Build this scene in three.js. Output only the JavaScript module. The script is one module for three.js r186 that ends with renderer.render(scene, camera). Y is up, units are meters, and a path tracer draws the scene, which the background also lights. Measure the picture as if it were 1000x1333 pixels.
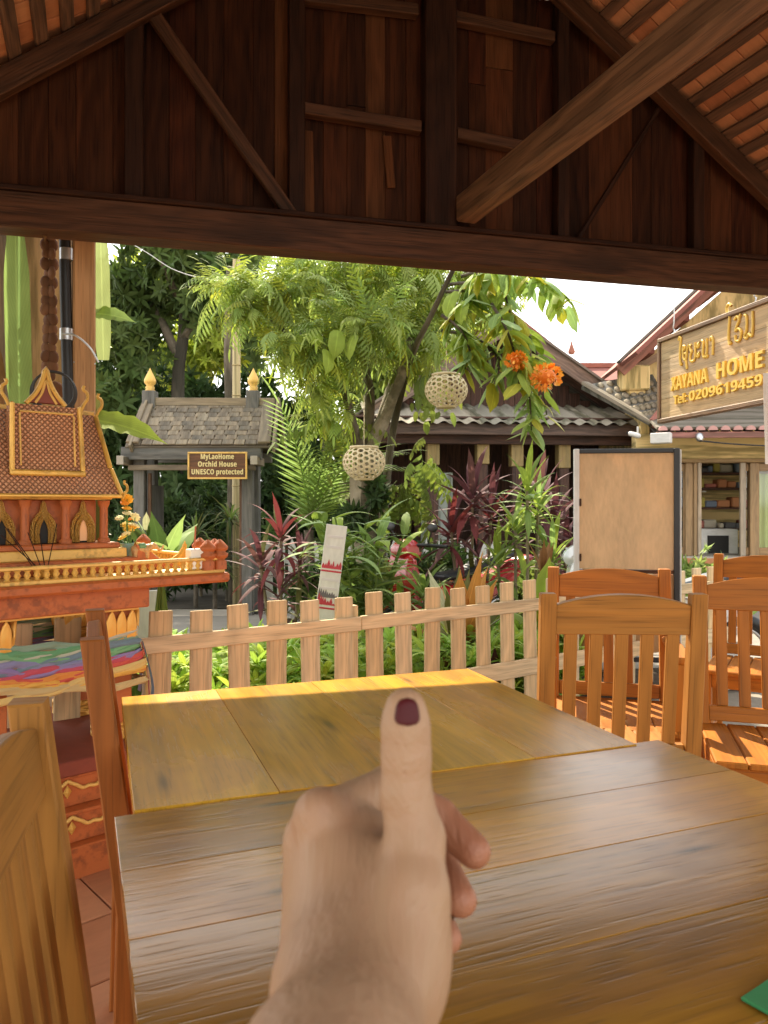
import * as THREE from 'three';
import { mergeGeometries } from 'three/addons/utils/BufferGeometryUtils.js';
import { TextGeometry } from 'three/addons/geometries/TextGeometry.js';
import { FontLoader } from 'three/addons/loaders/FontLoader.js';

// ---------------------------------------------------------------- camera, sky, sun, exposure
const scene = new THREE.Scene();
const EYE = 1.2, HZ = 656;
const camera = new THREE.PerspectiveCamera(2 * Math.atan(666.5 / 1000) * 180 / Math.PI, 0.75, 0.02, 600);
camera.position.set(0, EYE, 0);
camera.setViewOffset(1000, 1333, 0, 10.5, 1000, 1333);
camera.focus = 2.2; camera.userData.fStop = 12.5;
const renderer = new THREE.WebGLRenderer();
renderer.toneMapping = THREE.LinearToneMapping;
renderer.toneMappingExposure = 3.75;
renderer.shadowMap.enabled = true;

const SUN_AZ = -19 * Math.PI / 180, SUN_EL = 44 * Math.PI / 180;      // azimuth from straight ahead, negative to the left (-z)
const sunDir = new THREE.Vector3(Math.sin(SUN_AZ) * Math.cos(SUN_EL), Math.sin(SUN_EL), -Math.cos(SUN_AZ) * Math.cos(SUN_EL));
{
  const W = 512, H = 256, d = new Float32Array(W * H * 4), v = new THREE.Vector3();
  for (let j = 0; j < H; j++) for (let i = 0; i < W; i++) {
    const th = (j + 0.5) / H * Math.PI - Math.PI / 2, ph = ((i + 0.5) / W - 0.5) * Math.PI * 2;
    v.set(Math.cos(th) * Math.cos(ph), Math.sin(th), Math.cos(th) * Math.sin(ph));
    const c = Math.max(0, v.dot(sunDir)), up = Math.max(0, v.y);
    const haze = Math.pow(1 - up, 2.2), glow = 0.55 * Math.pow(c, 8) + 0.5 * Math.pow(c, 60);
    let r = 0.50 + 0.34 * haze + glow, g = 0.53 + 0.30 * haze + glow * 0.95, b = 0.57 + 0.20 * haze + glow * 0.84;
    if (v.y < 0) { const k = Math.max(0, 1 + v.y * 3); r = 0.24 + (r - 0.24) * k; g = 0.21 + (g - 0.21) * k; b = 0.17 + (b - 0.17) * k; }
    d.set([r, g, b, 1], (j * W + i) * 4);
  }
  const t = new THREE.DataTexture(d, W, H, THREE.RGBAFormat, THREE.FloatType);
  t.mapping = THREE.EquirectangularReflectionMapping; t.magFilter = THREE.LinearFilter; t.needsUpdate = true;
  scene.background = t; scene.environment = t;
}
const sun = new THREE.DirectionalLight(new THREE.Color(1, 0.88, 0.68), 3.7);
sun.position.copy(sunDir).multiplyScalar(60); sun.castShadow = true;
sun.shadow.mapSize.set(4096, 4096);
Object.assign(sun.shadow.camera, { left: -16, right: 16, top: 16, bottom: -16, near: 1, far: 150 });
scene.add(sun, sun.target);

// ---------------------------------------------------------------- helpers
const V3 = (x, y, z) => new THREE.Vector3(x, y, z);
const at = (px, py, Z) => V3((px - 500) / 1000 * Z, EYE + (HZ - py) / 1000 * Z, -Z);   // a place seen in the photograph, Z metres ahead
function rng(seed) { let a = seed >>> 0; return () => { a = (a + 0x6d2b79f5) | 0; let t = Math.imul(a ^ (a >>> 15), 1 | a); t = (t + Math.imul(t ^ (t >>> 7), 61 | t)) ^ t; return ((t ^ (t >>> 14)) >>> 0) / 4294967296; }; }
const R = rng(11), rr = (a, b, r = R) => a + (b - a) * r(), pick = (l, r = R) => l[Math.floor(r() * l.length) % l.length];
const clamp = (x, a = 0, b = 1) => Math.min(b, Math.max(a, x)), lerp = (a, b, t) => a + (b - a) * t, sstep = (a, b, x) => { const t = clamp((x - a) / (b - a)); return t * t * (3 - 2 * t); };
const D2 = Math.PI / 180;

const used = {};
function numbered(n) { if (!(n in used)) { used[n] = 0; return n; } used[n]++; return n + '_' + String(used[n]).padStart(3, '0'); }
function tag(o, label, category, group, kind) { o.userData = {}; if (label) o.userData.label = label; if (category) o.userData.category = category; if (group) o.userData.group = group; if (kind) o.userData.kind = kind; return o; }
function thing(name, label, category, pos = [0, 0, 0], ry = 0, group, kind) { const o = new THREE.Group(); o.name = numbered(name); tag(o, label, category, group, kind); o.position.set(...pos); o.rotation.y = ry; scene.add(o); return o; }
function part(name, geo, mat, parent, pos, rot, scl) {
  const m = new THREE.Mesh(geo, mat); m.name = parent === scene ? numbered(name) : name; m.castShadow = m.receiveShadow = true;
  if (pos) m.position.set(...(pos.isVector3 ? pos.toArray() : pos)); if (rot) m.rotation.set(...rot); if (scl) m.scale.set(...(typeof scl === 'number' ? [scl, scl, scl] : scl));
  parent.add(m); return m;
}
// uv in metres on the dominant plane of each face, v along the grain axis
function boxUV(geo, grain = 0, tw = 0.5, tl = 1.6, ou = R(), ov = R()) {
  const g = geo.index ? geo.toNonIndexed() : geo, p = g.attributes.position, uv = new Float32Array(p.count * 2), a = V3(), b = V3(), c = V3(), n = V3();
  for (let i = 0; i < p.count; i += 3) {
    a.fromBufferAttribute(p, i); b.fromBufferAttribute(p, i + 1); c.fromBufferAttribute(p, i + 2);
    n.subVectors(b, a).cross(c.clone().sub(a)); const m = [Math.abs(n.x), Math.abs(n.y), Math.abs(n.z)], k = m.indexOf(Math.max(...m));
    const ax = [0, 1, 2].filter((q) => q !== k), vi = ax.includes(grain) ? grain : ax[1], ui = ax.find((q) => q !== vi);
    [a, b, c].forEach((w, q) => { const e = w.toArray(); uv[(i + q) * 2] = e[ui] / tw + ou + k * 0.37; uv[(i + q) * 2 + 1] = e[vi] / tl + ov; });
  }
  g.setAttribute('uv', new THREE.BufferAttribute(uv, 2)); return g;
}
function cbox(w, h, d, b = 0.003, grain = -1, tw, tl) {            // a box with chamfered edges
  b = Math.min(b, w / 3, h / 3, d / 3); const H = [w / 2, h / 2, d / 2], pos = [];
  const vt = (s, f) => V3(...[0, 1, 2].map((k) => s[k] * (k === f ? H[k] : H[k] - b)));
  const tri = (x, y, z) => { const n = y.clone().sub(x).cross(z.clone().sub(x)), c = x.clone().add(y).add(z); (n.dot(c) >= 0 ? [x, y, z] : [x, z, y]).forEach((q) => pos.push(q.x, q.y, q.z)); };
  const quad = (x, y, z, w2) => { tri(x, y, z); tri(x, z, w2); };
  const S = [-1, 1];
  for (let f = 0; f < 3; f++) for (const s of S) { const q = [[-1, -1], [1, -1], [1, 1], [-1, 1]].map(([u, v]) => { const e = [0, 0, 0]; e[f] = s; e[(f + 1) % 3] = u; e[(f + 2) % 3] = v; return vt(e, f); }); quad(...q); }
  for (let f = 0; f < 3; f++) { const f2 = (f + 1) % 3, f3 = (f + 2) % 3; for (const s of S) for (const t of S) { const e = (k) => { const r = [0, 0, 0]; r[f] = s; r[f2] = t; r[f3] = k; return r; }; quad(vt(e(-1), f), vt(e(1), f), vt(e(1), f2), vt(e(-1), f2)); } }
  for (const x of S) for (const y of S) for (const z of S) tri(vt([x, y, z], 0), vt([x, y, z], 1), vt([x, y, z], 2));
  const g = new THREE.BufferGeometry(); g.setAttribute('position', new THREE.Float32BufferAttribute(pos, 3)); g.computeVertexNormals();
  if (grain < 0) { const m = [w, h, d]; grain = m.indexOf(Math.max(...m)); }
  return boxUV(g, grain, tw, tl);
}
function frameOf(p1, p2, up = V3(0, 1, 0)) { const x = p2.clone().sub(p1).normalize(); if (Math.abs(x.dot(up)) > 0.999) up = V3(0.3, 0, 1).normalize(); const z = x.clone().cross(up).normalize(), y = z.clone().cross(x); return new THREE.Matrix4().makeBasis(x, y, z).setPosition(p1.clone().add(p2).multiplyScalar(0.5)); }
// a straight member from p1 to p2, h along «up», w across; the points are in the parent's axes
function bar(name, p1, p2, h, w, mat, parent, up, b = 0.004) {
  const m = part(name, cbox(p1.distanceTo(p2), h, w, b, 0), mat, parent); m.applyMatrix4(frameOf(p1, p2, up)); return m;
}
function barGeo(p1, p2, h, w, up, b = 0.002) { return cbox(p1.distanceTo(p2), h, w, b, 0).applyMatrix4(frameOf(p1, p2, up)); }
function tubeGeo(pts, r, seg = 24, rad = 6, closed = false) { return new THREE.TubeGeometry(new THREE.CatmullRomCurve3(pts, closed), seg, r, rad, closed); }
function plain(g) { const q = g.index ? g.toNonIndexed() : g; for (const k of Object.keys(q.attributes)) if (!['position', 'normal', 'uv'].includes(k)) q.deleteAttribute(k); if (!q.attributes.uv) q.setAttribute('uv', new THREE.BufferAttribute(new Float32Array(q.attributes.position.count * 2), 2)); return q; }
const merge = (l) => mergeGeometries(l.map(plain));
const lathe = (pts, n = 16) => new THREE.LatheGeometry(pts.map(([r, y]) => new THREE.Vector2(Math.max(r, 0.0001), y)), n);
function extrude(pts, depth, bevel = 0.003, curve = 6) {            // pts: outline, or a Shape
  const s = pts instanceof THREE.Shape ? pts : new THREE.Shape(pts.map(([x, y]) => new THREE.Vector2(x, y)));
  const g = new THREE.ExtrudeGeometry(s, { depth: depth - 2 * bevel, bevelEnabled: bevel > 0, bevelThickness: bevel, bevelSize: bevel, bevelOffset: -bevel, bevelSegments: 1, curveSegments: curve });
  g.translate(0, 0, -depth / 2 + bevel); return g;
}

// ---------------------------------------------------------------- noise and textures
const HT = new Float32Array(65536); { const r = rng(5); for (let i = 0; i < 65536; i++) HT[i] = r(); }
const hsh = (x, y, s) => HT[((x * 157 + y * 7919 + s * 3571) ^ (y * 131 + (x << 3))) & 65535];
function vn(x, y, px, py, s) { const x0 = Math.floor(x), y0 = Math.floor(y), fx = x - x0, fy = y - y0, u = fx * fx * (3 - 2 * fx), v = fy * fy * (3 - 2 * fy), m = (a, p) => ((a % p) + p) % p, xa = m(x0, px), xb = m(x0 + 1, px), ya = m(y0, py), yb = m(y0 + 1, py); return lerp(lerp(hsh(xa, ya, s), hsh(xb, ya, s), u), lerp(hsh(xa, yb, s), hsh(xb, yb, s), u), v); }
function fbm(u, v, fx, fy, oct, s = 0) { let a = 0, w = 0.5, t = 0; for (let o = 0; o < oct; o++) { a += w * vn(u * fx, v * fy, fx, fy, s + o * 17); t += w; w *= 0.55; fx *= 2; fy *= 2; } return a / t; }
function tex(w, h, fn, srgb = true) {
  const d = new Uint8Array(w * h * 4), e = (x) => 255 * clamp(srgb ? Math.pow(Math.max(x, 0), 1 / 2.2) : x);
  for (let j = 0; j < h; j++) for (let i = 0; i < w; i++) { const c = fn((i + 0.5) / w, (j + 0.5) / h), o = (j * w + i) * 4; if (typeof c === 'number') d[o] = d[o + 1] = d[o + 2] = e(c); else { d[o] = e(c[0]); d[o + 1] = e(c[1]); d[o + 2] = e(c[2]); } d[o + 3] = 255; }
  const t = new THREE.DataTexture(d, w, h); t.wrapS = t.wrapT = THREE.RepeatWrapping; t.magFilter = t.minFilter = THREE.LinearFilter; if (srgb) t.colorSpace = THREE.SRGBColorSpace; t.needsUpdate = true; return t;
}
const rep = (t, x, y) => { const c = t.clone(); c.repeat.set(x, y); c.needsUpdate = true; return c; };
function woodPair(seed, contrast, worn, knots = 0) {                // colour is a factor about 0.75, to be tinted; bump alongside
  const W = 512, H = 1024, hgt = new Float32Array(W * H);
  const map = tex(W, H, (u, v) => {
    const wv = fbm(u, v, 3, 3, 3, seed) - 0.5, ring = Math.abs(((u * 7 + wv * 3.2 + fbm(u, v, 2, 1, 2, seed + 3) * 2) % 1) * 2 - 1);
    const fine = fbm(u, v, 64, 5, 3, seed + 7), pore = Math.pow(fbm(u, v, 128, 14, 2, seed + 9), 3) * 2.2, band = fbm(u, v, 9, 2, 3, seed + 13);
    let t = 0.45 * ring + 0.3 * fine + 0.35 * band; let l = lerp(1 - contrast, 1.0, clamp(t)); l *= 1 - 0.35 * contrast * clamp(pore - 0.25) * 2;
    if (knots) { const k = sstep(0.66, 0.78, fbm(u, v, 5, 3, 3, seed + 21)); l *= 1 - knots * k; }
    const w = worn * sstep(0.5, 0.75, fbm(u, v, 6, 4, 4, seed + 31));
    hgt[Math.min(H - 1, Math.floor(v * H)) * W + Math.min(W - 1, Math.floor(u * W))] = clamp(0.5 + (fine - 0.5) * 0.8 - pore * 0.35);
    const warm = 0.06 * (band - 0.5) * 2;
    return [lerp(l * (0.86 + warm), 0.8, w), lerp(l * 0.82, 0.78, w), lerp(l * (0.80 - warm), 0.74, w)];
  });
  const bump = tex(W, H, (u, v) => hgt[Math.min(H - 1, Math.floor(v * H)) * W + Math.min(W - 1, Math.floor(u * W))], false);
  return { map, bumpMap: bump };
}
const woodA = woodPair(1, 0.68, 0.0, 0.3), woodB = woodPair(40, 0.42, 0.05, 0.25), woodC = woodPair(80, 0.5, 0.12, 0.3);
const woodT = (() => {                                              // worn table boards: short dark pores, blotches, scratches, a few knots
  const W = 512, H = 1024, hgt = new Float32Array(W * H), rgh = new Float32Array(W * H), ip = (u, v) => Math.min(H - 1, Math.floor(v * H)) * W + Math.min(W - 1, Math.floor(u * W));
  const kn = [[0.2, 0.3, 0.02], [0.72, 0.62, 0.026], [0.45, 0.88, 0.016], [0.85, 0.12, 0.018]];
  const map = tex(W, H, (u, v) => {
    let wob = (fbm(u, v, 3, 4, 4, 301) - 0.5) * 0.9, kd = 0;
    for (const [a, b, s] of kn) { const dx = u - a, dy = (v - b) * 1.1, q = Math.hypot(dx, dy * 0.55) / s; wob += 0.5 * Math.exp(-q * q * 0.35) * Math.sign(dx || 1) * 0.3; kd = Math.max(kd, Math.exp(-q * q * 1.4)); }
    const ring = 0.5 + 0.5 * Math.sin((u * 11 + wob * 5) * 6.2832), fine = fbm(u, v, 96, 9, 3, 307), band = fbm(u, v, 7, 3, 4, 313), blot = fbm(u, v, 5, 7, 4, 331);
    const pore = sstep(0.62, 0.8, fbm(u, v, 170, 26, 2, 309)), scr = sstep(0.70, 0.76, fbm(u + v * 0.11, v, 60, 12, 2, 341)) * 0.5;
    let l = 0.5 + 0.10 * ring + 0.30 * (fine - 0.5) + 0.46 * (band - 0.5) * 2 * 0.6; l = clamp(l + 0.28, 0.3, 1) * (1 - 0.2 * pore) * (1 - 0.65 * kd);
    const s = sstep(0.52, 0.7, blot); l = lerp(l, l * 0.84, s); l = lerp(l, 0.85, scr * 0.1);
    hgt[ip(u, v)] = clamp(0.6 + (fine - 0.5) * 0.4 - 0.25 * pore); rgh[ip(u, v)] = clamp(0.5 + 0.35 * (blot - 0.5) + 0.06 * pore + 0.1 * (band - 0.5));
    return [l, l * lerp(0.95, 0.9, s), l * lerp(0.82, 0.9, s)];
  });
  return { map, bumpMap: tex(W, H, (u, v) => hgt[ip(u, v)], false), roughnessMap: tex(W, H, (u, v) => { const q = rgh[ip(u, v)]; return [q, q, q]; }, false) };
})();
const lin = (r, g, b) => new THREE.Color().setRGB(r, g, b);
const std = (o) => { const { c, ...q } = o; return new THREE.MeshPhysicalMaterial({ color: lin(...c), roughness: 0.7, metalness: 0, ...q }); };
const wood = (pair, c, o = {}) => std({ c, ...pair, bumpScale: 0.0015, ...o });
const mott = tex(512, 512, (u, v) => { const a = fbm(u, v, 4, 4, 5, 3), b = fbm(u, v, 32, 32, 3, 9); const l = 0.62 + 0.42 * (a - 0.1) + 0.16 * (b - 0.5); return [l, l * 0.985, l * 0.965]; });
const grit = tex(512, 512, (u, v) => clamp(0.5 + 0.9 * (fbm(u, v, 48, 48, 4, 21) - 0.5)), false);
const grime = tex(512, 512, (u, v) => { const a = fbm(u, v, 6, 6, 5, 133), b = fbm(u, v, 40, 40, 3, 137), k = sstep(0.5, 0.78, a * 0.6 + b * 0.45), q = sstep(0.66, 0.74, fbm(u, v, 22, 22, 3, 139)); const l = lerp(0.98, 0.55, k); return [lerp(l, 0.9, q * 0.4), lerp(l * 0.98, 0.85, q * 0.3), lerp(l * 0.96, 0.8, q * 0.35)]; });
const stain = tex(512, 512, (u, v) => { const a = fbm(u, v, 5, 2, 5, 33), b = fbm(u, v, 24, 6, 4, 37), k = sstep(0.42, 0.72, 0.6 * a + 0.4 * b); const l = lerp(0.95, 0.42, k); return [l, l * lerp(1, 1.03, k), l * lerp(1, 0.9, k)]; });

const M = {
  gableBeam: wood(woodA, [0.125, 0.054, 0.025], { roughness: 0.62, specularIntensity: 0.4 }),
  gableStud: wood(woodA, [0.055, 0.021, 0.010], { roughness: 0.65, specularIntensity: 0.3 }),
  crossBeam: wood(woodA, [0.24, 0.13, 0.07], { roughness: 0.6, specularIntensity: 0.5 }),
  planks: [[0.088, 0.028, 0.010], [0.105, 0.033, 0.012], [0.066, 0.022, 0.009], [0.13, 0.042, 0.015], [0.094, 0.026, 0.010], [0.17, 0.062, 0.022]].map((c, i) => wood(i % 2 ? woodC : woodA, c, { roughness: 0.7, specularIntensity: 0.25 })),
  batten: wood(woodA, [0.21, 0.11, 0.06]),
  clay: [[0.60, 0.26, 0.12], [0.66, 0.31, 0.15], [0.52, 0.21, 0.095]].map((c) => std({ c, map: mott, bumpMap: grit, bumpScale: 0.002, roughness: 0.9 })),
  teak: wood(woodB, [0.52, 0.185, 0.02], { roughness: 0.5, specularIntensity: 0.45, bumpScale: 0.0006 }),
  teakPale: wood(woodB, [0.50, 0.225, 0.045], { roughness: 0.5, specularIntensity: 0.45, bumpScale: 0.0006 }),
  teakDark: wood(woodB, [0.38, 0.12, 0.022], { roughness: 0.5, specularIntensity: 0.45, bumpScale: 0.0006 }),
  tableA: [[0.56, 0.31, 0.034], [0.63, 0.345, 0.038], [0.50, 0.285, 0.03], [0.60, 0.30, 0.03]].map((c, i) => wood(woodT, c, { roughness: 0.5, specularIntensity: 0.55, bumpScale: 0.0002 })),
  tableB: [[0.42, 0.20, 0.026], [0.47, 0.235, 0.034], [0.54, 0.245, 0.03], [0.39, 0.19, 0.028], [0.45, 0.205, 0.026]].map((c, i) => wood(woodT, c, { roughness: 0.34, specularIntensity: 0.75, bumpScale: 0.00018 })),
  fence: [[0.90, 0.69, 0.40], [0.92, 0.73, 0.45], [0.84, 0.63, 0.35]].map((c) => wood(woodB, c, { roughness: 0.85, specularIntensity: 0.5 })),
  gold: std({ c: [0.78, 0.46, 0.09], map: grime, roughness: 0.4, metalness: 0.25, bumpMap: grit, bumpScale: 0.002 }),
  goldPaint: std({ map: grime, c: [0.78, 0.48, 0.12], roughness: 0.55, bumpMap: grit, bumpScale: 0.001 }),
  vermilion: std({ c: [0.44, 0.115, 0.024], roughness: 0.55, map: grime, bumpMap: grit, bumpScale: 0.001 }),
  maroon: std({ c: [0.25, 0.05, 0.025], roughness: 0.6, map: mott }),
  greyWood: [[0.27, 0.22, 0.155], [0.33, 0.265, 0.18], [0.22, 0.185, 0.135], [0.38, 0.31, 0.21]].map((c) => wood(woodC, c, { roughness: 0.9 })),
  blueGrey: wood(woodC, [0.20, 0.195, 0.175], { roughness: 0.8 }),
  houseWood: [[0.15, 0.07, 0.046], [0.19, 0.09, 0.06], [0.125, 0.06, 0.04]].map((c) => wood(woodA, c, { roughness: 0.75 })),
  dark: std({ c: [0.02, 0.018, 0.016], roughness: 0.8 }),
  black: std({ c: [0.014, 0.014, 0.015], roughness: 0.45 }),
  white: std({ c: [0.76, 0.75, 0.72], roughness: 0.5, map: mott }),
  yellowWall: std({ c: [0.82, 0.60, 0.27], roughness: 0.9, map: stain, bumpMap: grit, bumpScale: 0.002 }),
  concrete: std({ c: [0.42, 0.37, 0.3], roughness: 0.92, map: mott, bumpMap: grit, bumpScale: 0.004 }),
  roofGrey: [[0.22, 0.19, 0.15], [0.27, 0.22, 0.16], [0.18, 0.165, 0.14], [0.3, 0.24, 0.16]].map((c) => std({ c, roughness: 0.9, map: stain })),
  roofRed: [[0.34, 0.11, 0.075], [0.28, 0.095, 0.07], [0.40, 0.15, 0.10]].map((c) => std({ c, roughness: 0.85, map: mott })),
  glass: std({ c: [0.95, 0.98, 0.97], roughness: 0.03, transmission: 1, thickness: 0, ior: 1.5 }),
  metal: std({ c: [0.55, 0.55, 0.55], roughness: 0.35, metalness: 0.9 }),
  cable: std({ c: [0.02, 0.02, 0.022], roughness: 0.5 }),
};
const leafTex = tex(256, 512, (u, v) => { const mid = Math.exp(-Math.pow((u - 0.5) / 0.03, 2)), ven = 0.5 + 0.5 * Math.sin((v * 26 - Math.abs(u - 0.5) * 9) * Math.PI * 2); const l = 0.72 + 0.12 * ven * 0.6 + 0.28 * mid + 0.25 * (fbm(u, v, 4, 6, 4, 51) - 0.5); return [l, l, l * 0.92]; });
const leafMat = (c, t = 0.45, o = {}) => std({ c, roughness: 0.85, transmission: t, thickness: 0, side: THREE.DoubleSide, map: leafTex, specularIntensity: 0.35, ...o });
// ---------------------------------------------------------------- the setting: ground
const groundMat = std({ c: [0.26, 0.22, 0.17], roughness: 0.95, map: rep(mott, 60, 60), bumpMap: rep(grit, 200, 200), bumpScale: 0.01 });
tag(part('ground', new THREE.PlaneGeometry(500, 500).rotateX(-Math.PI / 2), groundMat, scene, [0, -0.16, 0]), null, null, null, 'structure');
const laneMat = std({ c: [0.27, 0.24, 0.20], roughness: 0.93, map: rep(mott, 5, 2), bumpMap: rep(grit, 20, 8), bumpScale: 0.008 });
tag(part('lane', new THREE.BoxGeometry(30, 0.1, 3.4), laneMat, scene, [0, -0.096, -7.2], [0, 10 * D2, 0]), null, null, null, 'structure');

// ---------------------------------------------------------------- pavilion: gable plane axes
const GA = Math.atan2(0.88, 3.44), G0 = V3(-1.5, 0, -2.99), gX = V3(Math.cos(GA), 0, -Math.sin(GA)), gN = V3(Math.sin(GA), 0, Math.cos(GA));   // along the gable, and out of it towards the tables
const ridgeDir = V3(0.355, 0, 0.935).normalize();                    // along the ridge, towards the tables
const hall = thing('open_pavilion', 'dark timber gable and tiled roof of the open dining pavilion above the tables', 'pavilion', [G0.x, 0, G0.z]);
const G = (s, h, n = 0) => V3(0, 0, 0).addScaledVector(gX, s).addScaledVector(gN, n).setY(h);    // in the hall's axes
function gp(px, py) {                                                // the (s, h) of a photographed point on the gable plane
  const d = at(px, py, 1).sub(V3(0, EYE, 0)), o = V3(0, EYE, 0), n = gN, t = G0.clone().sub(o).dot(n) / d.dot(n), p = o.addScaledVector(d, t);
  return [p.clone().sub(G0).dot(gX), p.y];
}
const gpt = (px, py, n = 0) => G(...gp(px, py), n);
const SL = 0.72, RS = 1.72, RH = 4.13, roofH = (s) => RH - SL * Math.abs(s - RS), BT = 2.425, BB = 2.285;
bar('tie_beam', G(-1.0, (BT + BB) / 2, -0.06), G(4.7, (BT + BB) / 2, -0.06), BT - BB, 0.12, M.gableBeam, hall);
bar('tie_beam_cap', G(-1.0, BT + 0.012, -0.045), G(4.7, BT + 0.012, -0.045), 0.022, 0.12, M.gableStud, hall);
{ // vertical boards of the gable
  const r = rng(77); let s = -0.9;
  while (s < 4.45) {
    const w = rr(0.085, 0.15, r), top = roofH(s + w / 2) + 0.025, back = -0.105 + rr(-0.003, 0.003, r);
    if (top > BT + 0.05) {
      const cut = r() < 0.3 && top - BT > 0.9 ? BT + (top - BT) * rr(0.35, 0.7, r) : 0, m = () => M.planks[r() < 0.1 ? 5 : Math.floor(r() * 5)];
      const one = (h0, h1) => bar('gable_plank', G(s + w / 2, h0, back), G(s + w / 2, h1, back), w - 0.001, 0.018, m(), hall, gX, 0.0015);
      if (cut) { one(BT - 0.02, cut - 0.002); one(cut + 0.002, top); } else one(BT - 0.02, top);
    }
    if (top > BT + 0.2) bar('joint_cover', G(s, BT - 0.02, -0.124), G(s, roofH(s) - 0.05, -0.124), 0.03, 0.012, M.gableStud, hall, gX, 0.002);
    s += w;
  }
}
// studs, rails and braces of the gable frame, on the room side
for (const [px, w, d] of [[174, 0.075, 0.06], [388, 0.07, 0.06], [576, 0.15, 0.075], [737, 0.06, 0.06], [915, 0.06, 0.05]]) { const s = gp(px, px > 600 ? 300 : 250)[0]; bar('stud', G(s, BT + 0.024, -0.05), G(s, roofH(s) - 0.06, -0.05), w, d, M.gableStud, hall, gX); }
bar('nailing_strip', gpt(404, 160, -0.075), gpt(407, 292, -0.075), 0.045, 0.02, M.planks[5], hall, gX);
bar('nailing_strip', gpt(510, 165, -0.085), gpt(516, 235, -0.085), 0.04, 0.014, M.planks[5], hall, gX);
for (const [a, b] of [[[390, 134], [552, 160]], [[598, 168], [706, 190]], [[592, 14], [727, 42]], [[385, -14], [548, 6]]]) bar('girt', gpt(...a, -0.052), gpt(...b, -0.052), 0.05, 0.05, M.gableBeam, hall);
bar('brace', gpt(186, -6, -0.03), gpt(383, 281, -0.03), 0.055, 0.04, M.gableBeam, hall);
bar('brace', gpt(866, 134, -0.05), gpt(757, 310, -0.05), 0.022, 0.02, M.gableStud, hall);
{ // the big beam that runs back from the tie beam over the tables
  const p = gpt(606, 296, 0.0).setY(BT + 0.1), h = 0.118, q = p.clone().addScaledVector(ridgeDir, 4.3);
  bar('cross_beam', p, q, h, 0.098, M.crossBeam, hall, undefined, 0.008);
}
// roof: rafters, battens, clay tiles, covering
const slopeDir = (k) => gX.clone().multiplyScalar(k).setY(-SL).normalize();      // down the slope, k = 1 right, -1 left
const onRoof = (k, d, r, up = 0) => { // d metres down the slope from the ridge, r metres along the ridge from the gable
  const dn = slopeDir(k); const nrm = V3(0, 1, 0).addScaledVector(dn, -dn.y).normalize();
  return G(RS, RH).addScaledVector(dn, d).addScaledVector(ridgeDir, r).addScaledVector(nrm, up);
};
const roofN = (k) => { const dn = slopeDir(k), n = ridgeDir.clone().cross(dn).normalize(); return n.y < 0 ? n.negate() : n; };
const SLOPE_L = 3.75;
for (const k of [1, -1]) for (const r of k > 0 ? [0.0, 0.95, 2.0, 3.1, 3.9] : [0.0, 0.95, 2.0, 3.1, 3.9])
  bar('rafter', onRoof(k, 0.02, r, -0.05), onRoof(k, SLOPE_L, r, -0.05), 0.09, r ? 0.085 : 0.055, M.gableBeam, hall, roofN(k));
bar('ridge_beam', onRoof(1, 0, -0.45, -0.12), onRoof(1, 0, 4.1, -0.12), 0.12, 0.06, M.gableBeam, hall);
const battenStep = 0.118, far = [];
for (const k of [1, -1]) for (let d = 0.15; d < SLOPE_L; d += battenStep) {
  bar('batten', onRoof(k, d, -0.45, 0.012), onRoof(k, d, 2.9, 0.012), 0.024, 0.052, M.batten, hall, roofN(k), 0.003);
  far.push(barGeo(onRoof(k, d, 2.9, 0.012), onRoof(k, d, 4.1, 0.012), 0.024, 0.052, roofN(k)));
}
{ const m = part('batten_mass', merge(far), M.batten, hall); m.userData.kind = 'stuff'; }
{ // tiles seen from below: one by one where the camera looks, joined elsewhere
  const r = rng(91), rest = [[], [], []], gs = [0, 1, 2].map(() => cbox(0.118, 0.011, 0.2, 0.003, 2)); let n = 0;
  for (const k of [1, -1]) {
    const dn = slopeDir(k), nn = roofN(k), tilt = nn.clone().addScaledVector(dn, -0.07).normalize(), x = ridgeDir.clone(), z = x.clone().cross(tilt).normalize();
    for (let d = 0.15, row = 0; d < SLOPE_L; d += battenStep, row++) for (let q = -0.4; q < 4.1; q += 0.124) {
      const p = onRoof(k, d, q + (row % 2) * 0.062, 0.036 + rr(0, 0.002, r)), mi = Math.floor(r() * 3);
      const mx = new THREE.Matrix4().makeBasis(x, tilt, z).setPosition(p), w = p.clone().add(hall.position), Z = -w.z;
      const px = Z > 0.3 ? 500 + w.x / Z * 1000 : -9e9, py = Z > 0.3 ? HZ - (w.y - EYE) / Z * 1000 : -9e9;
      if (px > -20 && px < 1020 && py > -25 && py < 300 && n < 290 && d + 0.6 > 0) { n++; const m = part('roof_tile', gs[mi], M.clay[Math.floor(r() * 3)], hall); m.applyMatrix4(mx); }
      else rest[mi].push(gs[mi].clone().applyMatrix4(mx));
    }
  }
  rest.forEach((l, i) => { part('roof_tile_mass', merge(l), M.clay[i], hall).userData.kind = 'stuff'; });
  for (const k of [1, -1]) { const g = cbox(4.65, 0.02, SLOPE_L + 0.1, 0.004, 0), z = ridgeDir.clone().cross(roofN(k)).normalize(); const m = part('roof_covering', g, M.clay[2], hall); m.applyMatrix4(new THREE.Matrix4().makeBasis(ridgeDir, roofN(k), z).setPosition(onRoof(k, SLOPE_L / 2, 1.85, 0.075))); }
}
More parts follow.
